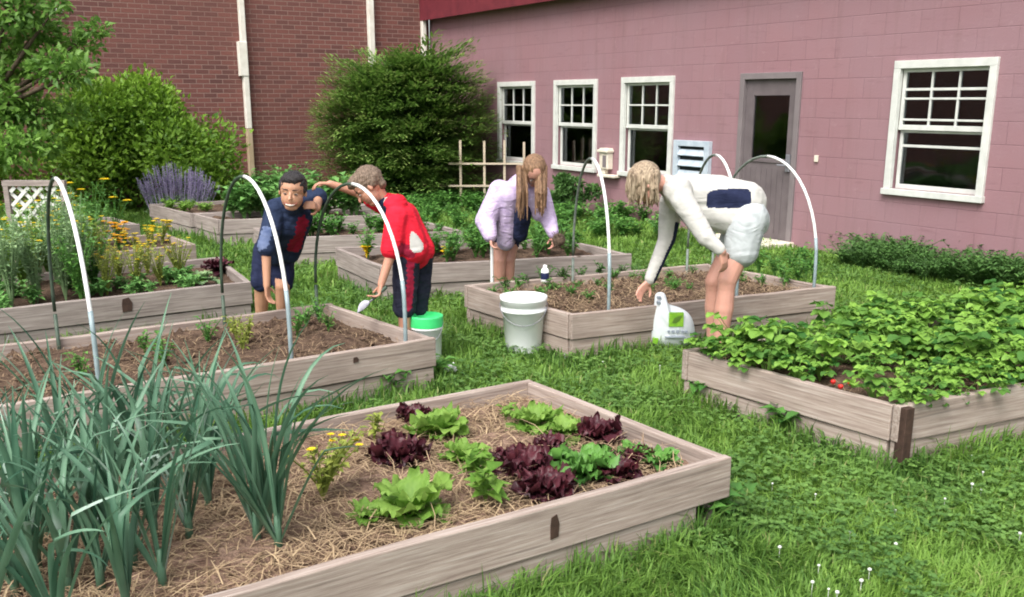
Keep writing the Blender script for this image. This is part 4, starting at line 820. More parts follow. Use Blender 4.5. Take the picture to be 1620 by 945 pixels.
# ------------------------------------------------------------ lawn
def lawn():
    N0 = 420000; Y = 2.0*(20.0/2.0)**rng.random(N0); half = Y*.60+1.2; X = rng.uniform(-1, 1, N0)*half; P = np.column_stack([X, Y]); keep = np.ones(N0, bool)
    keep &= ((P-np.array([CORNER.x, CORNER.y]))@np.array([math.sin(WA), -math.cos(WA)])) > .05
    nb = np.array([math.cos(BA), math.sin(BA)]); nrm = np.array([-nb[1], nb[0]]); s_ = (P-np.array([CORNER.x, CORNER.y]))@nrm
    keep &= s_*np.sign((np.array([0, 0])-np.array([CORNER.x, CORNER.y]))@nrm) > .05
    de = np.full(N0, 9.)
    for q in QUADS: keep &= ~inside(P, q, -.0); de = np.minimum(de, dist_quad(P, q))
    P = P[keep]; de = de[keep]; n = len(P); Y = P[:, 1]; pat = sval(P, 2.6, 3); pat2 = sval(P, 7.5, 4); lum = sval(P, 16, 5)
    h = (.028+.034*pat2+.026*lum)*rng.uniform(.6, 1.3, n)*(1+1.3*np.exp(-de/.10)*(rng.random(n) < .75))*np.where(Y > 11, 1.3, 1); wd = .0035+.0011*Y; az = rng.uniform(0, 6.28, n); lean = np.abs(rng.normal(.6, .45, n))
    az = az*.75+sval(P, 5, 9)*6; d = np.column_stack([np.cos(az), np.sin(az)]); sd_ = np.column_stack([-d[:, 1], d[:, 0], np.zeros(n)]); b_ = np.column_stack([P, np.full(n, -.004)])
    m_ = b_+np.column_stack([d*(h*lean*.35)[:, None], h*.62]); t_ = b_+np.column_stack([d*(h*lean*1.1)[:, None], h*np.clip(1.05-.3*lean, .3, 1)]); w_ = wd[:, None]*.5*rng.uniform(.6, 1.3, n)[:, None]
    V = np.stack([b_-sd_*w_, b_+sd_*w_, m_+sd_*w_*.8, m_-sd_*w_*.8, t_], 1).reshape(-1, 3); k = np.arange(n)[:, None]*5
    F3 = np.concatenate([k+np.array([[0, 1, 2]]), k+np.array([[0, 2, 3]]), k+np.array([[3, 2, 4]])], 0)
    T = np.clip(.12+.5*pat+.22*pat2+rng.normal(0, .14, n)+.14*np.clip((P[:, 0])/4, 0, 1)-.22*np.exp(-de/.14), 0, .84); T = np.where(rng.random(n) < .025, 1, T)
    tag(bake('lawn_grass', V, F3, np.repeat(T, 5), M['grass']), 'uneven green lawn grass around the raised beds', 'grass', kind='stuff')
    # clover leaves
    n = 52000; sel = rng.choice(len(P), n); Q = P[sel]+rng.normal(0, .02, (n, 2)); ok = (sval(Q, 3.3, 12) > .42) & (Q[:, 1] < 11)
    for q in QUADS: ok &= ~inside(Q, q, .005)
    Q = Q[ok]; n = len(Q); hh = rng.uniform(.02, .075, n); base = np.column_stack([Q, hh]); az = rng.uniform(0, 6.28, n); Vs, Fs, Ts = [], [], []
    for k in range(3):
        a = az+k*2.09; D = np.column_stack([np.cos(a), np.sin(a), rng.uniform(-.1, .35, n)]); L = rng.uniform(.010, .019, n)*(1+Q[:, 1]*.06); V, Fc = leaf_arrays(base, D, np.tile([0, 0, 1.], (n, 1))+rng.normal(0, .25, (n, 3)), L, L*.95, .1, .1); Vs.append(V); Fs.append(Fc+k*n*5); Ts.append(np.repeat(np.clip(.2+.6*sval(Q, 4, 15)+rng.normal(0, .15, n), 0, 1), 5))
    tag(bake('clover_patch', np.concatenate(Vs), np.concatenate(Fs), np.concatenate(Ts), M['clover']), 'clover leaves growing through the lawn', 'clover', kind='stuff')
lawn()
# white clover heads near the front right
mb = MB()
for i in range(26):
    x = random.uniform(1120, 1620) if i < 20 else random.uniform(700, 1100); y = random.uniform(690, 945) if i < 20 else random.uniform(560, 640); p = spot(x, y, .06)
    if any(inside(np.array([[p.x, p.y]]), q, .03)[0] for q in QUADS): continue
    mb.tube([(p.x, p.y, 0), (p.x, p.y, .055)], .0012, 4, 0, False); r_ = random.uniform(.004, .008); mb.ell((p.x, p.y, .06), (r_, r_, r_*.8), None, 8)
tag(mb.build('clover_flowers', M['white'], None), 'tiny white clover heads sprinkled over the lawn', 'flowers', kind='stuff')
p = spot(713, 585, .05); mb = MB()
for k in range(14):
    a = k*.45*6.28/2.8; mb.ell(p+Vector((math.cos(a)*.022, math.sin(a)*.022, .006*(k % 3))), (.017, .017, .014), None, 8)
mb.tube([(p.x, p.y, 0), tuple(p)], .002, 5); tag(mb.build('white_flower', M['white'], None, loc=p), 'single white flower head in the grass by the bed corner', 'flower')

# ------------------------------------------------------------ stakes, lattice, bucket, bag
tp = at(770, 325, 15.3); root = thing('stake_trellis', 'thin wooden stake trellis before the dark conifer', 'trellis', (tp.x, 15.3, 0)); Y = 15.3
for x, yt in ((728, 222), (766, 223), (798, 222), (829, 225)):
    a = at(x, yt, Y); mb = MB(); mb.box((a.x, Y, a.z/2), (.035, .03, a.z)); mb.build('stake', M['post'], root)
for y, xa, xb in ((259, 710, 838), (294, 710, 830)):
    a, b_ = at(xa, y, Y), at(xb, y, Y); mb = MB(); mb.box(((a.x+b_.x)/2, Y-.03, a.z), (b_.x-a.x, .02, .028)); mb.build('crossbar', M['post'], root)
# lattice frame
Y = 8.3; tl, tr = at(9, 286, Y), at(99, 290, Y); root = thing('lattice_frame', 'grey wooden frame with white diagonal lattice among tall herbs', 'trellis', ((tl.x+tr.x)/2, Y, 0))
mb = MB(); mb.box(((tl.x+tr.x)/2, Y, tl.z-.02), (tr.x-tl.x+.05, .05, .045)); mb.build('top_rail', M['greywood'], root)
for x_ in (tl.x, tr.x): mb = MB(); mb.box((x_, Y, (tl.z-.045)/2), (.04, .045, tl.z-.045)); mb.build('post', M['greywood'], root)
mb = MB(); x0, x1, z1 = tl.x+.03, tr.x-.03, tl.z-.05; z0 = z1-.62
for sgn in (1, -1):
    for k in range(-8, 9):
        c0 = k*.115; pts = []
        for i in range(61):
            t = i/60; x_ = x0+(x1-x0)*t; z_ = z0+(x_-x0)*sgn+c0+(0 if sgn > 0 else .45)
            if z0 < z_ < z1: pts.append((x_, z_))
        if len(pts) > 2: a, b_ = pts[0], pts[-1]; L_ = math.hypot(b_[0]-a[0], b_[1]-a[1]); mb.box(((a[0]+b_[0])/2, Y-.006*sgn, (a[1]+b_[1])/2), (L_, .008, .028), Matrix.Rotation(-math.atan2(b_[1]-a[1], b_[0]-a[0]), 3, 'Y'))
mb.build('lattice', M['wtrim'], root)
# white bucket
def bucket(px, ybot, rt, rb, h, label, green=False):
    c = spot(px+(4 if green else 0), ybot, 0); root = thing('bucket', label, 'bucket', c); mb = MB()
    prof = [(.001, .004), (rb*.97, .004), (rb, .012), (rb+(rt-rb)*.78, h*.74), (rt*1.045, h*.75), (rt*1.05, h*.79), (rt*1.0, h*.80), (rt*1.005, h*.86), (rt*1.045, h*.865), (rt*1.05, h*.985), (rt*1.06, h*.99), (rt*1.06, h), (rt*.98, h), (rt*.94, h*.8), (rb*.93, .02), (.001, .018)]
    mb.lathe(c, prof, 40); mb.build('shell', M['bucket'], root, smooth=True)
    if not green:
        mb = MB(); mb.lathe(c, [(rt*1.066, h*.955), (rt*1.07, h+.004), (rt*.99, h+.006), (rt*.93, h-.006), (.001, h-.008)], 40); mb.build('lid', M['bucket'], root, smooth=True)  # added white cover, stands in for the brightly lit inside
    mb = MB(); pts = [c+Vector((math.cos(a)*rt*1.07, -abs(math.sin(a))*rt*1.1, h*.88-abs(math.sin(a))*.12)) for a in [math.pi*k/16 for k in range(17)]]; mb.tube(pts, .0025, 6); mb.build('handle', M['metal'], root, smooth=True)
    if green:
        mb = MB(); mb.lathe(c, [(rt*1.066, h*.80), (rt*1.07, h*.99), (rt*1.075, h+.006), (rt*.99, h+.01), (rt*.93, h-.01), (.001, h-.014)], 40); mb.build('lid', M['green'], root, smooth=True)
bucket(828, 556, .145, .115, .37, 'white plastic bucket with an added white cover, standing on the grass between the beds')
bucket(672, 574, .098, .088, .30, 'smaller bucket with a bright green lid behind the bed corner', True)
# bag with neck
bp = spot(1062, 552, 0); root = thing('fertilizer_bag', 'white plastic bag with a green square print leaning by the strawberry bed', 'bag', bp)
mb = MB(); k_ = .0042
prof = [(-34, 0), (-37, 20), (-36, 48), (-32, 62), (-30, 78), (-31, 92), (-12, 93), (-11, 74), (-4, 70), (8, 68), (24, 60), (33, 48), (38, 30), (38, 14), (30, 2), (10, -2), (-14, -2)]
outl = [Vector((x*k_, 0, max(0, z+2)*k_)) for x, z in prof]; cen = sum(outl, Vector())/len(outl); cen.z *= .8
V = []; rings = [(0, .02), (.0, .045), (.25, .075), (.6, .095), (1, .10)]; nn = len(outl)
for sgn in (-1, 1):
    for s_, dp in ([(0, .0)]+[(a_, d_) for a_, d_ in ((.12, .045), (.35, .075), (.65, .092))]):
        for p in outl: V.append(bp+Vector((p.x+(cen.x-p.x)*s_, sgn*dp*(.45 if p.z > .27 and s_ < .2 else 1)+.02*math.sin(p.x*40+p.z*31)*s_, p.z+(cen.z-p.z)*s_)))
    V.append(bp+Vector((cen.x, sgn*.095, cen.z)))
Fc = []
for si in range(2):
    o_ = si*(4*nn+1)
    for r2 in range(3):
        for k in range(nn):
            q = (o_+r2*nn+k, o_+r2*nn+(k+1) % nn, o_+(r2+1)*nn+(k+1) % nn, o_+(r2+1)*nn+k); Fc.append(q if si == 0 else q[::-1])
    for k in range(nn): q = (o_+3*nn+k, o_+3*nn+(k+1) % nn, o_+4*nn); Fc.append(q if si == 0 else q[::-1])
mb.add(V, Fc); o = mb.build('bag_body', M['bag'], root, smooth=True)
wl = o.modifiers.new('weld', 'WELD'); wl.merge_threshold = .002; sb = o.modifiers.new('sub', 'SUBSURF'); sb.levels = 2; sb.render_levels = 2
def decal(x0, x1, z0, z1, mat, y=-.104, nm='print', poly=None):
    mb = MB(); c = bp; pts = poly or [(x0, z0), (x1, z0), (x1, z1), (x0, z1)]
    mb.add([c+Vector((x, y, z)) for x, z in pts]+[c+Vector((x, y+.03, z)) for x, z in pts], [tuple(range(len(pts)))]+[(i, (i+1) % len(pts), (i+1) % len(pts)+len(pts), i+len(pts)) for i in range(len(pts))]); mb.build(nm, mat, root)
decal(-.04, .055, .175, .265, M['bagprint'])
decal(0, 0, 0, 0, M['lettuce'], -.106, 'leaf_print', [(-.02, .2), (0, .195), (.03, .215), (.045, .25), (.02, .245), (-.01, .23)])
for x0, x1, z0, z1 in ((-.02, .0, .135, .15), (.01, .03, .132, .15), (.045, .06, .133, .148), (.07, .085, .132, .146), (-.045, -.03, .136, .15), (-.06, .07, .10, .108)): decal(x0, x1, z0, z1, M['greyprint'])
decal(-.115, -.09, .35, .365, M['greyprint'], -.055); decal(-.115, -.092, .315, .332, M['greyprint'], -.06); decal(-.135, -.10, .05, .09, M['bagprint'], -.075)
# bottle on the bed edge, white stake, trowel
bq = spot(862, 446, .30); root = thing('bottle', 'small white bottle with a dark navy label at the bed edge', 'bottle', bq)
mb = MB(); mb.lathe(bq, [(.001, 0), (.028, 0), (.03, .005), (.03, .085), (.022, .10), (.014, .105), (.014, .125), (.001, .127)], 20); mb.build('bottle_body', M['bucket'], root, smooth=True)
mb = MB(); mb.lathe(bq, [(.0303, .02), (.031, .022), (.031, .068), (.0303, .07)], 20); mb.build('bottle_label', M['label'], root, smooth=True)
mb = MB(); a = at(778, 386, 7.45); mb.tube([Vector((a.x, 7.45, 0)), a], .012, 8); tag(mb.build('white_stake', M['pipe'], None, loc=(a.x, 7.45, 0)), 'short white stake standing below the girl\'s left sleeve', 'stake')

# ------------------------------------------------------------ people
def bake_remesh(mb, name, mats, parent, voxel=.006, smooth=8, disp=0, dsc=.07, regions=None, seed=0):
    o = mb.build(name, mats, parent, smooth=True)
    r_ = o.modifiers.new('r', 'REMESH'); r_.mode = 'VOXEL'; r_.voxel_size = voxel; r_.use_smooth_shade = True
    s_ = o.modifiers.new('s', 'SMOOTH'); s_.factor = .5; s_.iterations = smooth
    if disp:
        tx = bpy.data.textures.new('folds', 'CLOUDS'); tx.noise_scale = dsc; tx.noise_depth = 1; d_ = o.modifiers.new('d', 'DISPLACE'); d_.texture = tx; d_.strength = disp; d_.mid_level = .45; d_.texture_coords = 'LOCAL'
    dg = bpy.context.evaluated_depsgraph_get(); me = bpy.data.meshes.new_from_object(o.evaluated_get(dg)); o.modifiers.clear(); o.data = me
    me.materials.clear()
    for q in mats: me.materials.append(q)
    off = wloc(parent); idx = [0]*len(me.polygons)
    if regions:
        for i, pl in enumerate(me.polygons):
            c = Vector(pl.center)+off
            for mi, fn in regions:
                if fn(c, pl.normal): idx[i] = mi
    me.polygons.foreach_set('material_index', idx); me.polygons.foreach_set('use_smooth', [True]*len(me.polygons))
    return o
def segd(p, a, b_): d = b_-a; t = max(0, min(1, (p-a).dot(d)/d.length_squared)); return (p-a-d*t).length
def near_seg(a, b_, r_): return lambda c, n_: segd(c, a, b_) < r_*(1+.22*math.sin(c.x*61+c.z*83)*math.sin(c.z*117+c.y*40))
def chain(mb, pts, rads):
    for i in range(len(pts)-1): mb.cone(pts[i], rads[i], pts[i+1], rads[i+1])
def hand(mb, wr, d, pn, s=1.0, curl=.5, left=False):
    """wr wrist, d towards the fingers, pn palm normal"""
    d = Vector(d).normalized(); pn = Vector(pn); pn = (pn-d*pn.dot(d)).normalized(); sd_ = d.cross(pn)*(1 if left else -1)
    for k in (-1.1, -.35, .4, 1.1): mb.cone(wr+d*.008*s+sd_*k*.012*s, .015*s, wr+d*.072*s+sd_*k*.019*s, .0115*s)
    for k, ln in ((-1.15, .060), (-.38, .072), (.4, .078), (1.15, .070)):
        p = wr+d*.075*s+sd_*k*.019*s; dd = d+sd_*k*.10
        for j, fr in enumerate((.42, .32, .26)):
            dd = (dd*math.cos(curl*(.7+.3*j))+pn*math.sin(curl*(.7+.3*j))).normalized(); q = p+dd*ln*fr*s*1.05; mb.cone(p, (.0092-.0008*j)*s, q, (.0084-.0008*j)*s, 8); p = q
    p = wr+d*.022*s+sd_*.026*s; q = p+(d*.55+sd_*.75+pn*.3).normalized()*.036*s; mb.cone(p, .0125*s, q, .0105*s, 8); q2_ = q+(d*.85+sd_*.25+pn*.45).normalized()*.030*s; mb.cone(q, .0103*s, q2_, .0085*s, 8)
def head(mb, c, fwd, up, s):
    """c = centre of the skull, s = head height (chin to crown)"""
    f_ = Vector(fwd).normalized(); u_ = Vector(up); u_ = (u_-f_*u_.dot(f_)).normalized(); r_ = f_.cross(u_); Mx = Matrix((r_, f_, u_)).transposed()
    mb.ell(c+u_*.10*s-f_*.05*s, (.335*s, .40*s, .385*s), Mx); mb.ell(c+f_*.10*s-u_*.14*s, (.285*s, .25*s, .31*s), Mx); mb.ell(c+f_*.19*s-u_*.37*s, (.17*s, .12*s, .09*s), Mx)
    mb.cone(c+f_*.335*s+u_*.02*s, .03*s, c+f_*.42*s-u_*.11*s, .048*s, 8)
    for k in (-1, 1):
        mb.ell(c+r_*k*.335*s-f_*.02*s-u_*.05*s, (.03*s, .06*s, .09*s), Mx); mb.cone(c+f_*.30*s+u_*.075*s+r_*k*.05*s, .03*s, c+f_*.27*s+u_*.07*s+r_*k*.19*s, .03*s, 8); mb.ell(c+f_*.20*s-u_*.13*s+r_*k*.15*s, (.08*s, .09*s, .08*s), Mx)
    return Mx, r_, f_, u_
def face(root, body, c, Mx, r_, f_, u_, s, smile=False):
    for k in (-1, 1):
        e = c+f_*.305*s-u_*.005*s+r_*k*.135*s; mb = MB(); mb.ell(e, (.050*s, .03*s, (.016 if smile else .020)*s), Mx, 12); ey = mb.build('eye', M['eyew'], body, smooth=True); mb = MB(); mb.ell(e+f_*.016*s, ((.040 if smile else .027)*s, .018*s, (.016 if smile else .020)*s), Mx, 10); mb.build('iris', M['iris'], root, smooth=True)
        mb = MB(); mb.cone(c+f_*.345*s+u_*.105*s+r_*k*.07*s, .014*s, c+f_*.300*s+u_*.115*s+r_*k*.21*s, .010*s, 6); mb.build('eyebrow', M['hair_black'], root, smooth=True)
    mb = MB(); pts = [c+f_*(.345-.9*abs(t)**2*.25)*s-u_*((.285 if smile else .26)-(.30 if smile else 0)*t*t)*s+r_*t*(.42 if smile else .36)*s for t in (-.42, -.28, -.14, 0, .14, .28, .42)]
    mb.tube([p+u_*0 for p in pts], [.008*s, .014*s, .018*s, .020*s, .018*s, .014*s, .008*s] if not smile else [.010*s, .022*s, .032*s, .036*s, .032*s, .022*s, .010*s], 8); mb.build('mouth', M['lip'], root, smooth=True)
    if smile: mb = MB(); mb.tube([p+f_*.024*s for p in pts[1:-1]], [.010*s, .020*s, .025*s, .020*s, .010*s], 8); mb.build('teeth', M['tooth'], root, smooth=True)

# --- boy in dark blue
def boy_blue():
    Yf = 6.52; root = thing('person', 'smiling dark haired child in a dark blue shirt and shorts leaning over the bed', 'person', (at(430, 540, Yf).x, Yf, 0))
    sh = at(461, 330, 6.18); hp = at(434, 392, 6.50); lsh = at(437, 332, 6.12); rsh = at(484, 318, 6.26); hc = at(463, 303, 5.98); s = .235
    mb = MB(); Mx, r_, f_, u_ = head(mb, hc, (.02, -1, -.12), (.08, 0, 1), s)
    nk = at(463, 322, 6.08); mb.cone(nk, .045, hc-f_*.03-u_*.03, .048); mb.cone(sh, .085, hp, .09)
    le, lh = at(421, 395, 6.02), at(422, 452, 5.98); chain(mb, [lsh, le, lh], [.045, .033, .022]); hand(mb, lh, at(424, 470, 5.98)-lh, (1, -.3, 0), .84, .45)
    re, rh = at(503, 312, 6.28), at(502, 330, 6.12); chain(mb, [rsh, re, rh], [.042, .034, .022]); hand(mb, rh, Vector((-.1, -.6, .25)), (-.9, -.2, 0), .84, 1.0, True)
    for x0, xk, xa, dy in ((421, 414, 413, .02), (446, 447, 447, -.02)):
        h0 = at(x0, 405, 6.5); kn = at(xk, 452, 6.45+dy); an = Vector((at(xa, 520, 6.55+dy).x, 6.56+dy, .07)); chain(mb, [h0, kn, kn.lerp(an, .35), an], [.075, .052, .048, .034]); mb.cone(an-Vector((0, 0, .02)), .033, Vector((an.x, an.y-.13, .035)), .028)
    body = bake_remesh(mb, 'body', [M['skin_brown']], root, .0045, 5); face(root, body, hc, Mx, r_, f_, u_, s, True)
    mb = MB(); mb.ell(hc+u_*.145*s-f_*.09*s, (.36*s, .40*s, .37*s), Mx); mb.ell(hc+u_*.33*s+f_*.06*s, (.27*s, .27*s, .17*s), Mx)
    for k in (-1, 1): mb.ell(hc+r_*k*.28*s+u_*.10*s-f_*.02*s, (.08*s, .16*s, .16*s), Mx)
    bake_remesh(mb, 'hair', [M['hair_black']], root, .005, 3, .012, .02)
    mb = MB(); mb.cone(lsh, .075, rsh, .07); mb.cone(sh+Vector((0, 0, -.03)), .11, hp+Vector((.0, 0, .02)), .115); mb.cone(at(455, 350, 6.2), .125, at(440, 392, 6.42), .125); mb.cone(at(478, 345, 6.2), .07, at(462, 405, 6.38), .05)
    chain(mb, [lsh, lsh.lerp(le, .95)], [.072, .062]); chain(mb, [rsh, re], [.066, .06]); mb.cone(nk, .062, sh, .09)
    g1, g2 = at(470, 360, 6.05), at(462, 372, 6.05); l1, l2 = at(418, 362, 5.98), at(415, 385, 5.98); r1, r2 = at(482, 352, 6.1), at(466, 395, 6.25)
    bake_remesh(mb, 'shirt', [M['navyshirt'], M['midblue'], M['maroon'], M['greytee']], root, .007, 6, .010, .10, [(1, near_seg(l1, l2, .045)), (2, near_seg(r1, r2, .05)), (3, near_seg(g1, g2, .045))])
    mb = MB(); mb.cone(at(425, 398, 6.5), .10, at(441, 398, 6.5), .10)
    for x0, xk in ((420, 414), (446, 448)): chain(mb, [at(x0, 402, 6.5), at(xk, 446, 6.46)], [.088, .072])
    bake_remesh(mb, 'shorts', [M['navy']], root, .007, 6, .015, .06)
    for xa, dy in ((413, .02), (447, -.02)):
        x_ = at(xa, 520, 6.55+dy).x; mb = MB(); mb.cone((x_, 6.58+dy, .045), .043, (x_, 6.44+dy, .035), .036); bake_remesh(mb, 'shoe', [M['shoe']], root, .007, 3)
boy_blue()
# --- boy in red
def boy_red():
    Yb = 6.02; root = thing('person', 'child in a red shirt and striped dark trousers stooping over the bed end', 'person', (at(655, 570, Yb).x, Yb, 0))
    hc = at(583, 296, 6.0); s = .235; hp = at(650, 400, Yb); sh = at(624, 326, 6.05); mb = MB()
    Mx, r_, f_, u_ = head(mb, hc, (-.72, -.18, -.70), (-.62, 0, .72), s)
    nk = at(607, 318, 6.04); mb.cone(sh, .045, nk, .042); mb.cone(nk, .042, hc-f_*.03-u_*.02, .046); mb.cone(sh, .065, hp, .08)
    s1, e1, w1 = at(628, 343, 5.90), at(619, 400, 5.84), at(603, 450, 5.80); chain(mb, [s1, e1, w1], [.045, .034, .023]); hand(mb, w1, at(597, 474, 5.78)-w1, (-.7, -.3, -.2), .86, 1.25, True)
    s2, e2, w2 = at(614, 330, 6.18), at(566, 305, 6.2), at(522, 291, 6.12); chain(mb, [s2, e2, w2], [.042, .032, .022]); hand(mb, w2, at(505, 290, 6.1)-w2, (0, 0, -1), .84, .7)
    for x0, xk, xa, dy in ((643, 640, 641, -.07), (662, 660, 656, .08)):
        h0 = at(x0, 405, Yb+dy); kn = at(xk, 470, Yb+dy-.02); an = Vector((at(xa, 560, Yb+dy).x, Yb+dy, .07)); chain(mb, [h0, kn, kn.lerp(an, .35), an], [.070, .046, .042, .034]); mb.cone(an-Vector((0, 0, .02)), .033, Vector((an.x-.12, an.y-.03, .035)), .028)
    body = bake_remesh(mb, 'body', [M['skin_fair']], root, .0045, 5); face(root, body, hc, Mx, r_, f_, u_, s)
    mb = MB(); mb.ell(hc+u_*.145*s-f_*.10*s, (.365*s, .42*s, .37*s), Mx); mb.ell(hc+u_*.33*s+f_*.12*s, (.27*s, .28*s, .17*s), Mx); mb.ell(hc-u_*.10*s-f_*.28*s, (.22*s, .15*s, .22*s), Mx)
    for k in (-1, 1): mb.ell(hc+r_*k*.28*s+u_*.06*s-f_*.10*s, (.085*s, .18*s, .18*s), Mx)
    bake_remesh(mb, 'hair', [M['hair_brown']], root, .005, 3, .010, .018)
    mb = MB(); mb.cone(at(626, 326, 5.95), .075, at(622, 326, 6.14), .07); mb.cone(at(634, 345, 6.02), .108, at(654, 398, Yb), .115); mb.cone(at(634, 348, 5.96), .10, at(650, 392, 5.95), .11); mb.cone(at(640, 345, 6.08), .1, at(664, 395, 6.05), .095)
    chain(mb, [s1, s1.lerp(e1, .88)], [.072, .07]); chain(mb, [s2, s2.lerp(e2, .55)], [.064, .052]); mb.cone(nk, .055, sh, .085)
    col1, col2 = at(600, 324, 5.98), at(606, 334, 5.94); ws1, ws2 = at(612, 316, 5.97), at(630, 322, 5.92); p1, p2 = at(652, 364, 5.86), at(660, 388, 5.86); dk1, dk2 = at(636, 396, 5.82), at(648, 398, 5.85)
    bake_remesh(mb, 'shirt', [M['redshirt'], M['navy'], M['whitecloth'], M['maroon']], root, .007, 6, .010, .10, [(1, near_seg(col1, col2, .05)), (2, near_seg(ws1, ws2, .024)), (3, near_seg(dk1, dk2, .04)), (2, lambda c, n_: segd(c, p1, p2) < .010+.038*max(0, min(1, (c-p1).dot(p2-p1)/(p2-p1).length_squared)))])
    mb = MB(); mb.cone(at(645, 402, 5.98), .10, at(662, 402, 6.06), .098)
    for x0, xk, xh, dy in ((643, 641, 640, -.07), (664, 662, 659, .08)): chain(mb, [at(x0, 405, Yb+dy), at(xk, 465, Yb+dy), at(xh, 487, Yb+dy)], [.092, .076, .074])
    st1, st2 = at(652, 412, 5.86), at(648, 488, 5.87)
    bake_remesh(mb, 'trousers', [M['blacks'], M['maroon']], root, .007, 6, .015, .06, [(1, near_seg(st1, st2, .030))])
    for xa, dy in ((641, -.07), (656, .08)):
        x_ = at(xa, 560, Yb+dy).x; mb = MB(); mb.cone((x_+.02, Yb+dy, .045), .043, (x_-.12, Yb+dy-.03, .035), .036); bake_remesh(mb, 'shoe', [M['shoe']], root, .007, 3)
    # trowel held in the near hand
    hnd = at(598, 466, 5.775); tipp = at(560, 500, 5.74); d = (tipp-hnd).normalized(); t = thing('trowel', 'metal hand trowel held by the child in red', 'trowel', hnd)
    mb = MB(); mb.cone(hnd-d*.06, .012, hnd+d*.035, .011); mb.build('handle', M['darkpole'], t, smooth=True); mb = MB(); mb.tube([hnd+d*.03, hnd+d*.07], .006, 8)
    sd_ = d.cross(Vector((0, -.5, 1))).normalized(); up = sd_.cross(d); V = []
    for k, w_ in enumerate((.01, .035, .04, .036, .022, .002)):
        w_ *= .8; c = hnd+d*(.065+.020*k); V += [c+sd_*w_+up*w_*.5, c, c-sd_*w_+up*w_*.5]
    Vb = [p-up*.003 for p in V]; n_ = len(V); Fc = []
    for k in range(5): b_ = k*3; Fc += [(b_, b_+3, b_+4, b_+1), (b_+1, b_+4, b_+5, b_+2), (b_+n_+1, b_+4+n_, b_+3+n_, b_+n_), (b_+2+n_, b_+5+n_, b_+4+n_, b_+1+n_)]
    mb.add(V+Vb, Fc); mb.build('blade', M['metal'], t, smooth=True)
boy_red()
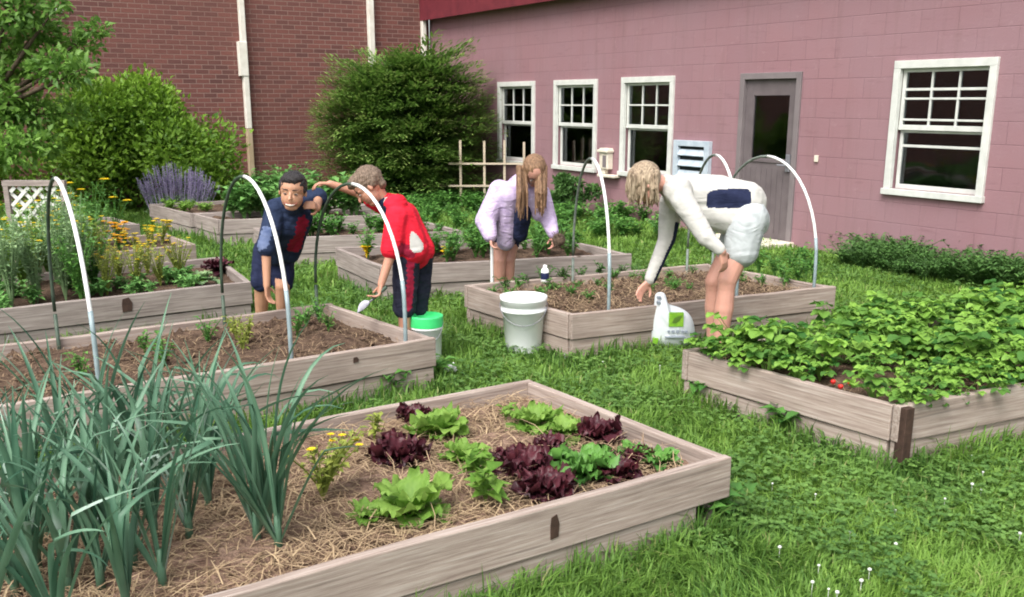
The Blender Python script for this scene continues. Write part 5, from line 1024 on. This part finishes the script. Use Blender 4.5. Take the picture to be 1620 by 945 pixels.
# --- girl in lilac
def girl():
    Yf = 7.75; root = thing('person', 'long haired child in a lilac jacket bending over behind the middle bed', 'person', (at(800, 480, Yf).x, Yf, 0))
    hc = at(846, 272, 7.38); s = .24; mb = MB(); Mx, r_, f_, u_ = head(mb, hc, (.12, -.62, -.78), (0, -.5, .85), s)
    sh = at(826, 298, 7.6); hp = at(806, 345, 7.85); nk = at(838, 290, 7.5); mb.cone(sh, .07, nk, .045); mb.cone(nk, .045, hc-f_*.03, .05); mb.cone(sh, .09, hp, .10)
    s1, e1, w1 = at(790, 302, 7.58), at(768, 350, 7.52), at(776, 376, 7.38); chain(mb, [s1, e1, w1], [.045, .034, .023]); hand(mb, w1, Vector((.15, -.3, -.8)), (.8, -.2, 0), .84, .8)
    s2, e2, w2 = at(856, 308, 7.55), at(868, 348, 7.5), at(876, 372, 7.36); chain(mb, [s2, e2, w2], [.042, .034, .023]); hand(mb, w2, Vector((.05, -.3, -.9)), (-.6, -.5, 0), .86, .7, True)
    for x0, xk, xa, dy in ((797, 790, 790, -.02), (813, 805, 804, .05)):
        h0 = at(x0, 352, 7.82+dy); kn = at(xk, 412, 7.75+dy); an = Vector((at(xa, 460, Yf+dy).x, Yf+dy+.03, .07)); chain(mb, [h0, kn, kn.lerp(an, .35), an], [.078, .053, .05, .035]); mb.cone(an-Vector((0, 0, .02)), .034, Vector((an.x+.02, an.y-.13, .035)), .028)
    body = bake_remesh(mb, 'body', [M['skin_pink']], root, .005, 5); face(root, body, hc, Mx, r_, f_, u_, s)
    mb = MB(); mb.ell(hc+u_*.13*s-f_*.10*s, (.37*s, .42*s, .38*s), Mx)
    for k in range(80):
        lf = k % 2; x0 = (824 if lf else 856)+random.uniform(-7, 8); x1 = x0+random.uniform(-4, 5); y1 = random.uniform(312, 352) if lf else random.uniform(305, 345); dy = random.uniform(-.06, .07); r0_ = random.uniform(.007, .012)
        chain(mb, [at(x0, 264, 7.37+dy), at((x0+x1)/2+random.uniform(-2, 2), 305, 7.31+dy), at(x1, y1, 7.30+dy)], [r0_*1.3, r0_, r0_*.35])
    bake_remesh(mb, 'hair', [M['hair_long']], root, .004, 2, .004, .02)
    mb = MB(); mb.cone(s1, .08, s2, .072); mb.cone(sh, .12, at(810, 345, 7.75), .125); mb.cone(at(806, 310, 7.55), .10, at(800, 382, 7.65), .075); mb.cone(at(845, 312, 7.5), .085, at(852, 338, 7.5), .06); mb.cone(nk, .06, sh, .1)
    chain(mb, [s1, e1, w1.lerp(e1, .12)], [.085, .085, .055]); chain(mb, [s2, e2, w2.lerp(e2, .1)], [.078, .066, .045])
    bake_remesh(mb, 'jacket', [M['lilac'], M['greytee']], root, .007, 10, .010, .14, [(1, near_seg(at(800, 320, 7.42), at(797, 350, 7.5), .018))])
    mb = MB(); mb.cone(at(828, 335, 7.5), .07, at(822, 372, 7.6), .06); bake_remesh(mb, 'top', [M['navy']], root, .007, 4, .012, .05)
    mb = MB(); mb.cone(at(800, 352, 7.85), .11, at(814, 352, 7.88), .11)
    for x0, xk, dy in ((797, 794, -.02), (813, 808, .05)): chain(mb, [at(x0, 355, 7.83+dy), at(xk, 384, 7.79+dy)], [.09, .072])
    bake_remesh(mb, 'shorts', [M['navy']], root, .007, 5, .015, .06)
    for xa, dy in ((790, -.02), (804, .05)):
        x_ = at(xa, 460, Yf+dy).x; mb = MB(); mb.cone((x_, Yf+dy+.04, .045), .043, (x_+.02, Yf+dy-.11, .035), .036); bake_remesh(mb, 'shoe', [M['shoe']], root, .007, 3)
    # clump of pulled weeds
    hp2 = at(882, 384, 7.28); mb = MB(); P = []
    for k in range(40): a = random.uniform(0, 6.28); mb.tube([hp2, hp2+Vector((math.cos(a)*random.uniform(.02, .09), math.sin(a)*.05, random.uniform(-.06, .09)))], [.005, .002], 4, 0, False)
    mb.ell(hp2+Vector((.01, 0, .02)), (.05, .04, .05)); tag(mb.build('uprooted_weed', M['bark'], None, loc=hp2), 'clump of dark roots held by the child in lilac', 'weed')
girl()
# --- woman in white
def woman():
    Yf = 5.85; root = thing('person', 'woman in a white sweater and pale shorts bent over reaching into the soil', 'person', (at(1140, 580, Yf).x, Yf, 0))
    hc = at(1021, 293, 5.80); s = .245; mb = MB(); Mx, r_, f_, u_ = head(mb, hc, (-.60, -.05, -.80), (-.75, 0, .6), s)
    nk = at(1052, 292, 5.86); sh = at(1072, 302, 5.88); hp = at(1178, 332, 5.88); mb.cone(hc-f_*.03, .055, nk, .05); mb.cone(nk, .05, sh, .05); mb.cone(sh, .08, hp, .10)
    s1, e1, w1 = at(1080, 318, 5.72), at(1117, 376, 5.62), at(1142, 398, 5.60); chain(mb, [s1, e1, w1], [.05, .038, .027]); hand(mb, w1, Vector((.25, .05, -.9)), (-.4, .6, 0), .95, .5, True)
    s2, e2, w2 = at(1062, 322, 6.02), at(1055, 378, 6.02), at(1027, 446, 5.98); chain(mb, [s2, e2, w2], [.05, .038, .026]); hand(mb, w2, at(1010, 465, 5.97)-w2, (-.2, -.7, -.6), .98, .55)
    for xh, xk, yk, xa, dy in ((1180, 1151, 442, 1136, -.09), (1172, 1130, 446, 1128, .12)):
        h0 = at(xh+6, 356, 5.89+dy); kn = at(xk, yk, 5.84+dy); an = Vector((at(xa, 560, Yf+dy).x, Yf+dy, .08)); chain(mb, [h0, kn, kn.lerp(an, .13), kn.lerp(an, .36), an], [.088, .060, .052, .060, .036]); mb.cone(an-Vector((0, 0, .025)), .042, Vector((an.x-.16, an.y, .04)), .034)
    body = bake_remesh(mb, 'body', [M['skin_pink']], root, .0055, 8); face(root, body, hc, Mx, r_, f_, u_, s)
    mb = MB(); mb.ell(hc+u_*.13*s-f_*.10*s, (.385*s, .44*s, .40*s), Mx); mb.ell(hc-f_*.22*s+u_*.1*s, (.33*s, .26*s, .34*s), Mx)
    for k in range(110):
        t = random.random(); x0, y0 = 996+44*t, 272+14*random.random(); x1 = x0+random.uniform(-7, 5); y1 = random.uniform(306, 330)-8*abs(t-.5); dy = random.uniform(-.10, .10); r0_ = random.uniform(.007, .013)
        chain(mb, [at(x0, y0, 5.80+dy), at((x0+x1)/2+random.uniform(-3, 3), (y0+y1)/2, 5.79+dy), at(x1, y1, 5.79+dy)], [r0_*1.3, r0_, r0_*.4])
    b1_, b2_ = at(1030, 262, 5.70), at(1038, 312, 5.66)
    bake_remesh(mb, 'hair', [M['hair_blonde'], M['bark']], root, .004, 2, .004, .022, [(1, near_seg(b1_, b2_, .016))])
    mb = MB(); mb.cone(at(1072, 302, 5.78), .09, at(1070, 304, 5.98), .085); mb.cone(at(1080, 306, 5.88), .12, at(1135, 310, 5.88), .13); mb.cone(at(1135, 311, 5.88), .128, at(1176, 321, 5.87), .138); mb.cone(at(1100, 330, 5.88), .11, at(1160, 342, 5.85), .125); mb.cone(nk, .06, sh, .1)
    chain(mb, [s1, e1, w1.lerp(e1, .15)], [.074, .053, .038]); chain(mb, [s2, e2, w2.lerp(e2, .06)], [.078, .056, .038])
    nb1, nb2 = at(1120, 315, 5.72), at(1190, 316, 5.72)
    def band(c, n_):
        p = c; d = nb2-nb1; t = (p-nb1).dot(d)/d.length_squared; return abs((t-.5)*2)**5+(abs((p-nb1-d*t).z-.02*(t-.5))/.056)**4 < 1 and p.y < 5.85 and abs((p-nb1-d*t).z) < .055 and p.y < 5.85
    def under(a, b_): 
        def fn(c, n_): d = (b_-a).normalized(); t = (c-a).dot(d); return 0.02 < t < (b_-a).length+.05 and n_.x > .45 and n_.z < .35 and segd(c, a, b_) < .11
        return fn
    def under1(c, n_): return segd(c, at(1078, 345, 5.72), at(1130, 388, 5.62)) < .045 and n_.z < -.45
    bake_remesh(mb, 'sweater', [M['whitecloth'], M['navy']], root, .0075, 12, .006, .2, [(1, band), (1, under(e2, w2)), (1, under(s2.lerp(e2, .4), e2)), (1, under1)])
    mb = MB(); mb.cone(at(1184, 346, 5.81), .122, at(1184, 346, 5.96), .118); mb.cone(at(1166, 348, 5.88), .11, at(1186, 350, 5.88), .12)
    for xh, yh, dy in ((1180, 1172, -.09), (1176, 1160, .10)): chain(mb, [at(xh, 356, 5.88+dy), at(yh, 396, 5.87+dy)], [.118, .108])
    bake_remesh(mb, 'shorts', [M['paleshorts']], root, .0075, 12, .006, .2)
    for xa, dy in ((1136, -.09), (1128, .12)):
        x_ = at(xa, 560, Yf+dy).x; mb = MB(); mb.cone((x_+.03, Yf+dy, .05), .052, (x_-.15, Yf+dy, .04), .043); bake_remesh(mb, 'shoe', [M['shoe']], root, .008, 3)
woman()
for o in list(bpy.data.objects):
    if o.type == 'MESH' and o.parent is None and o.name not in ('ground',) and not o.get('label') and not o.get('kind'): print('UNLABELLED', o.name)
print('objects', len(bpy.data.objects))
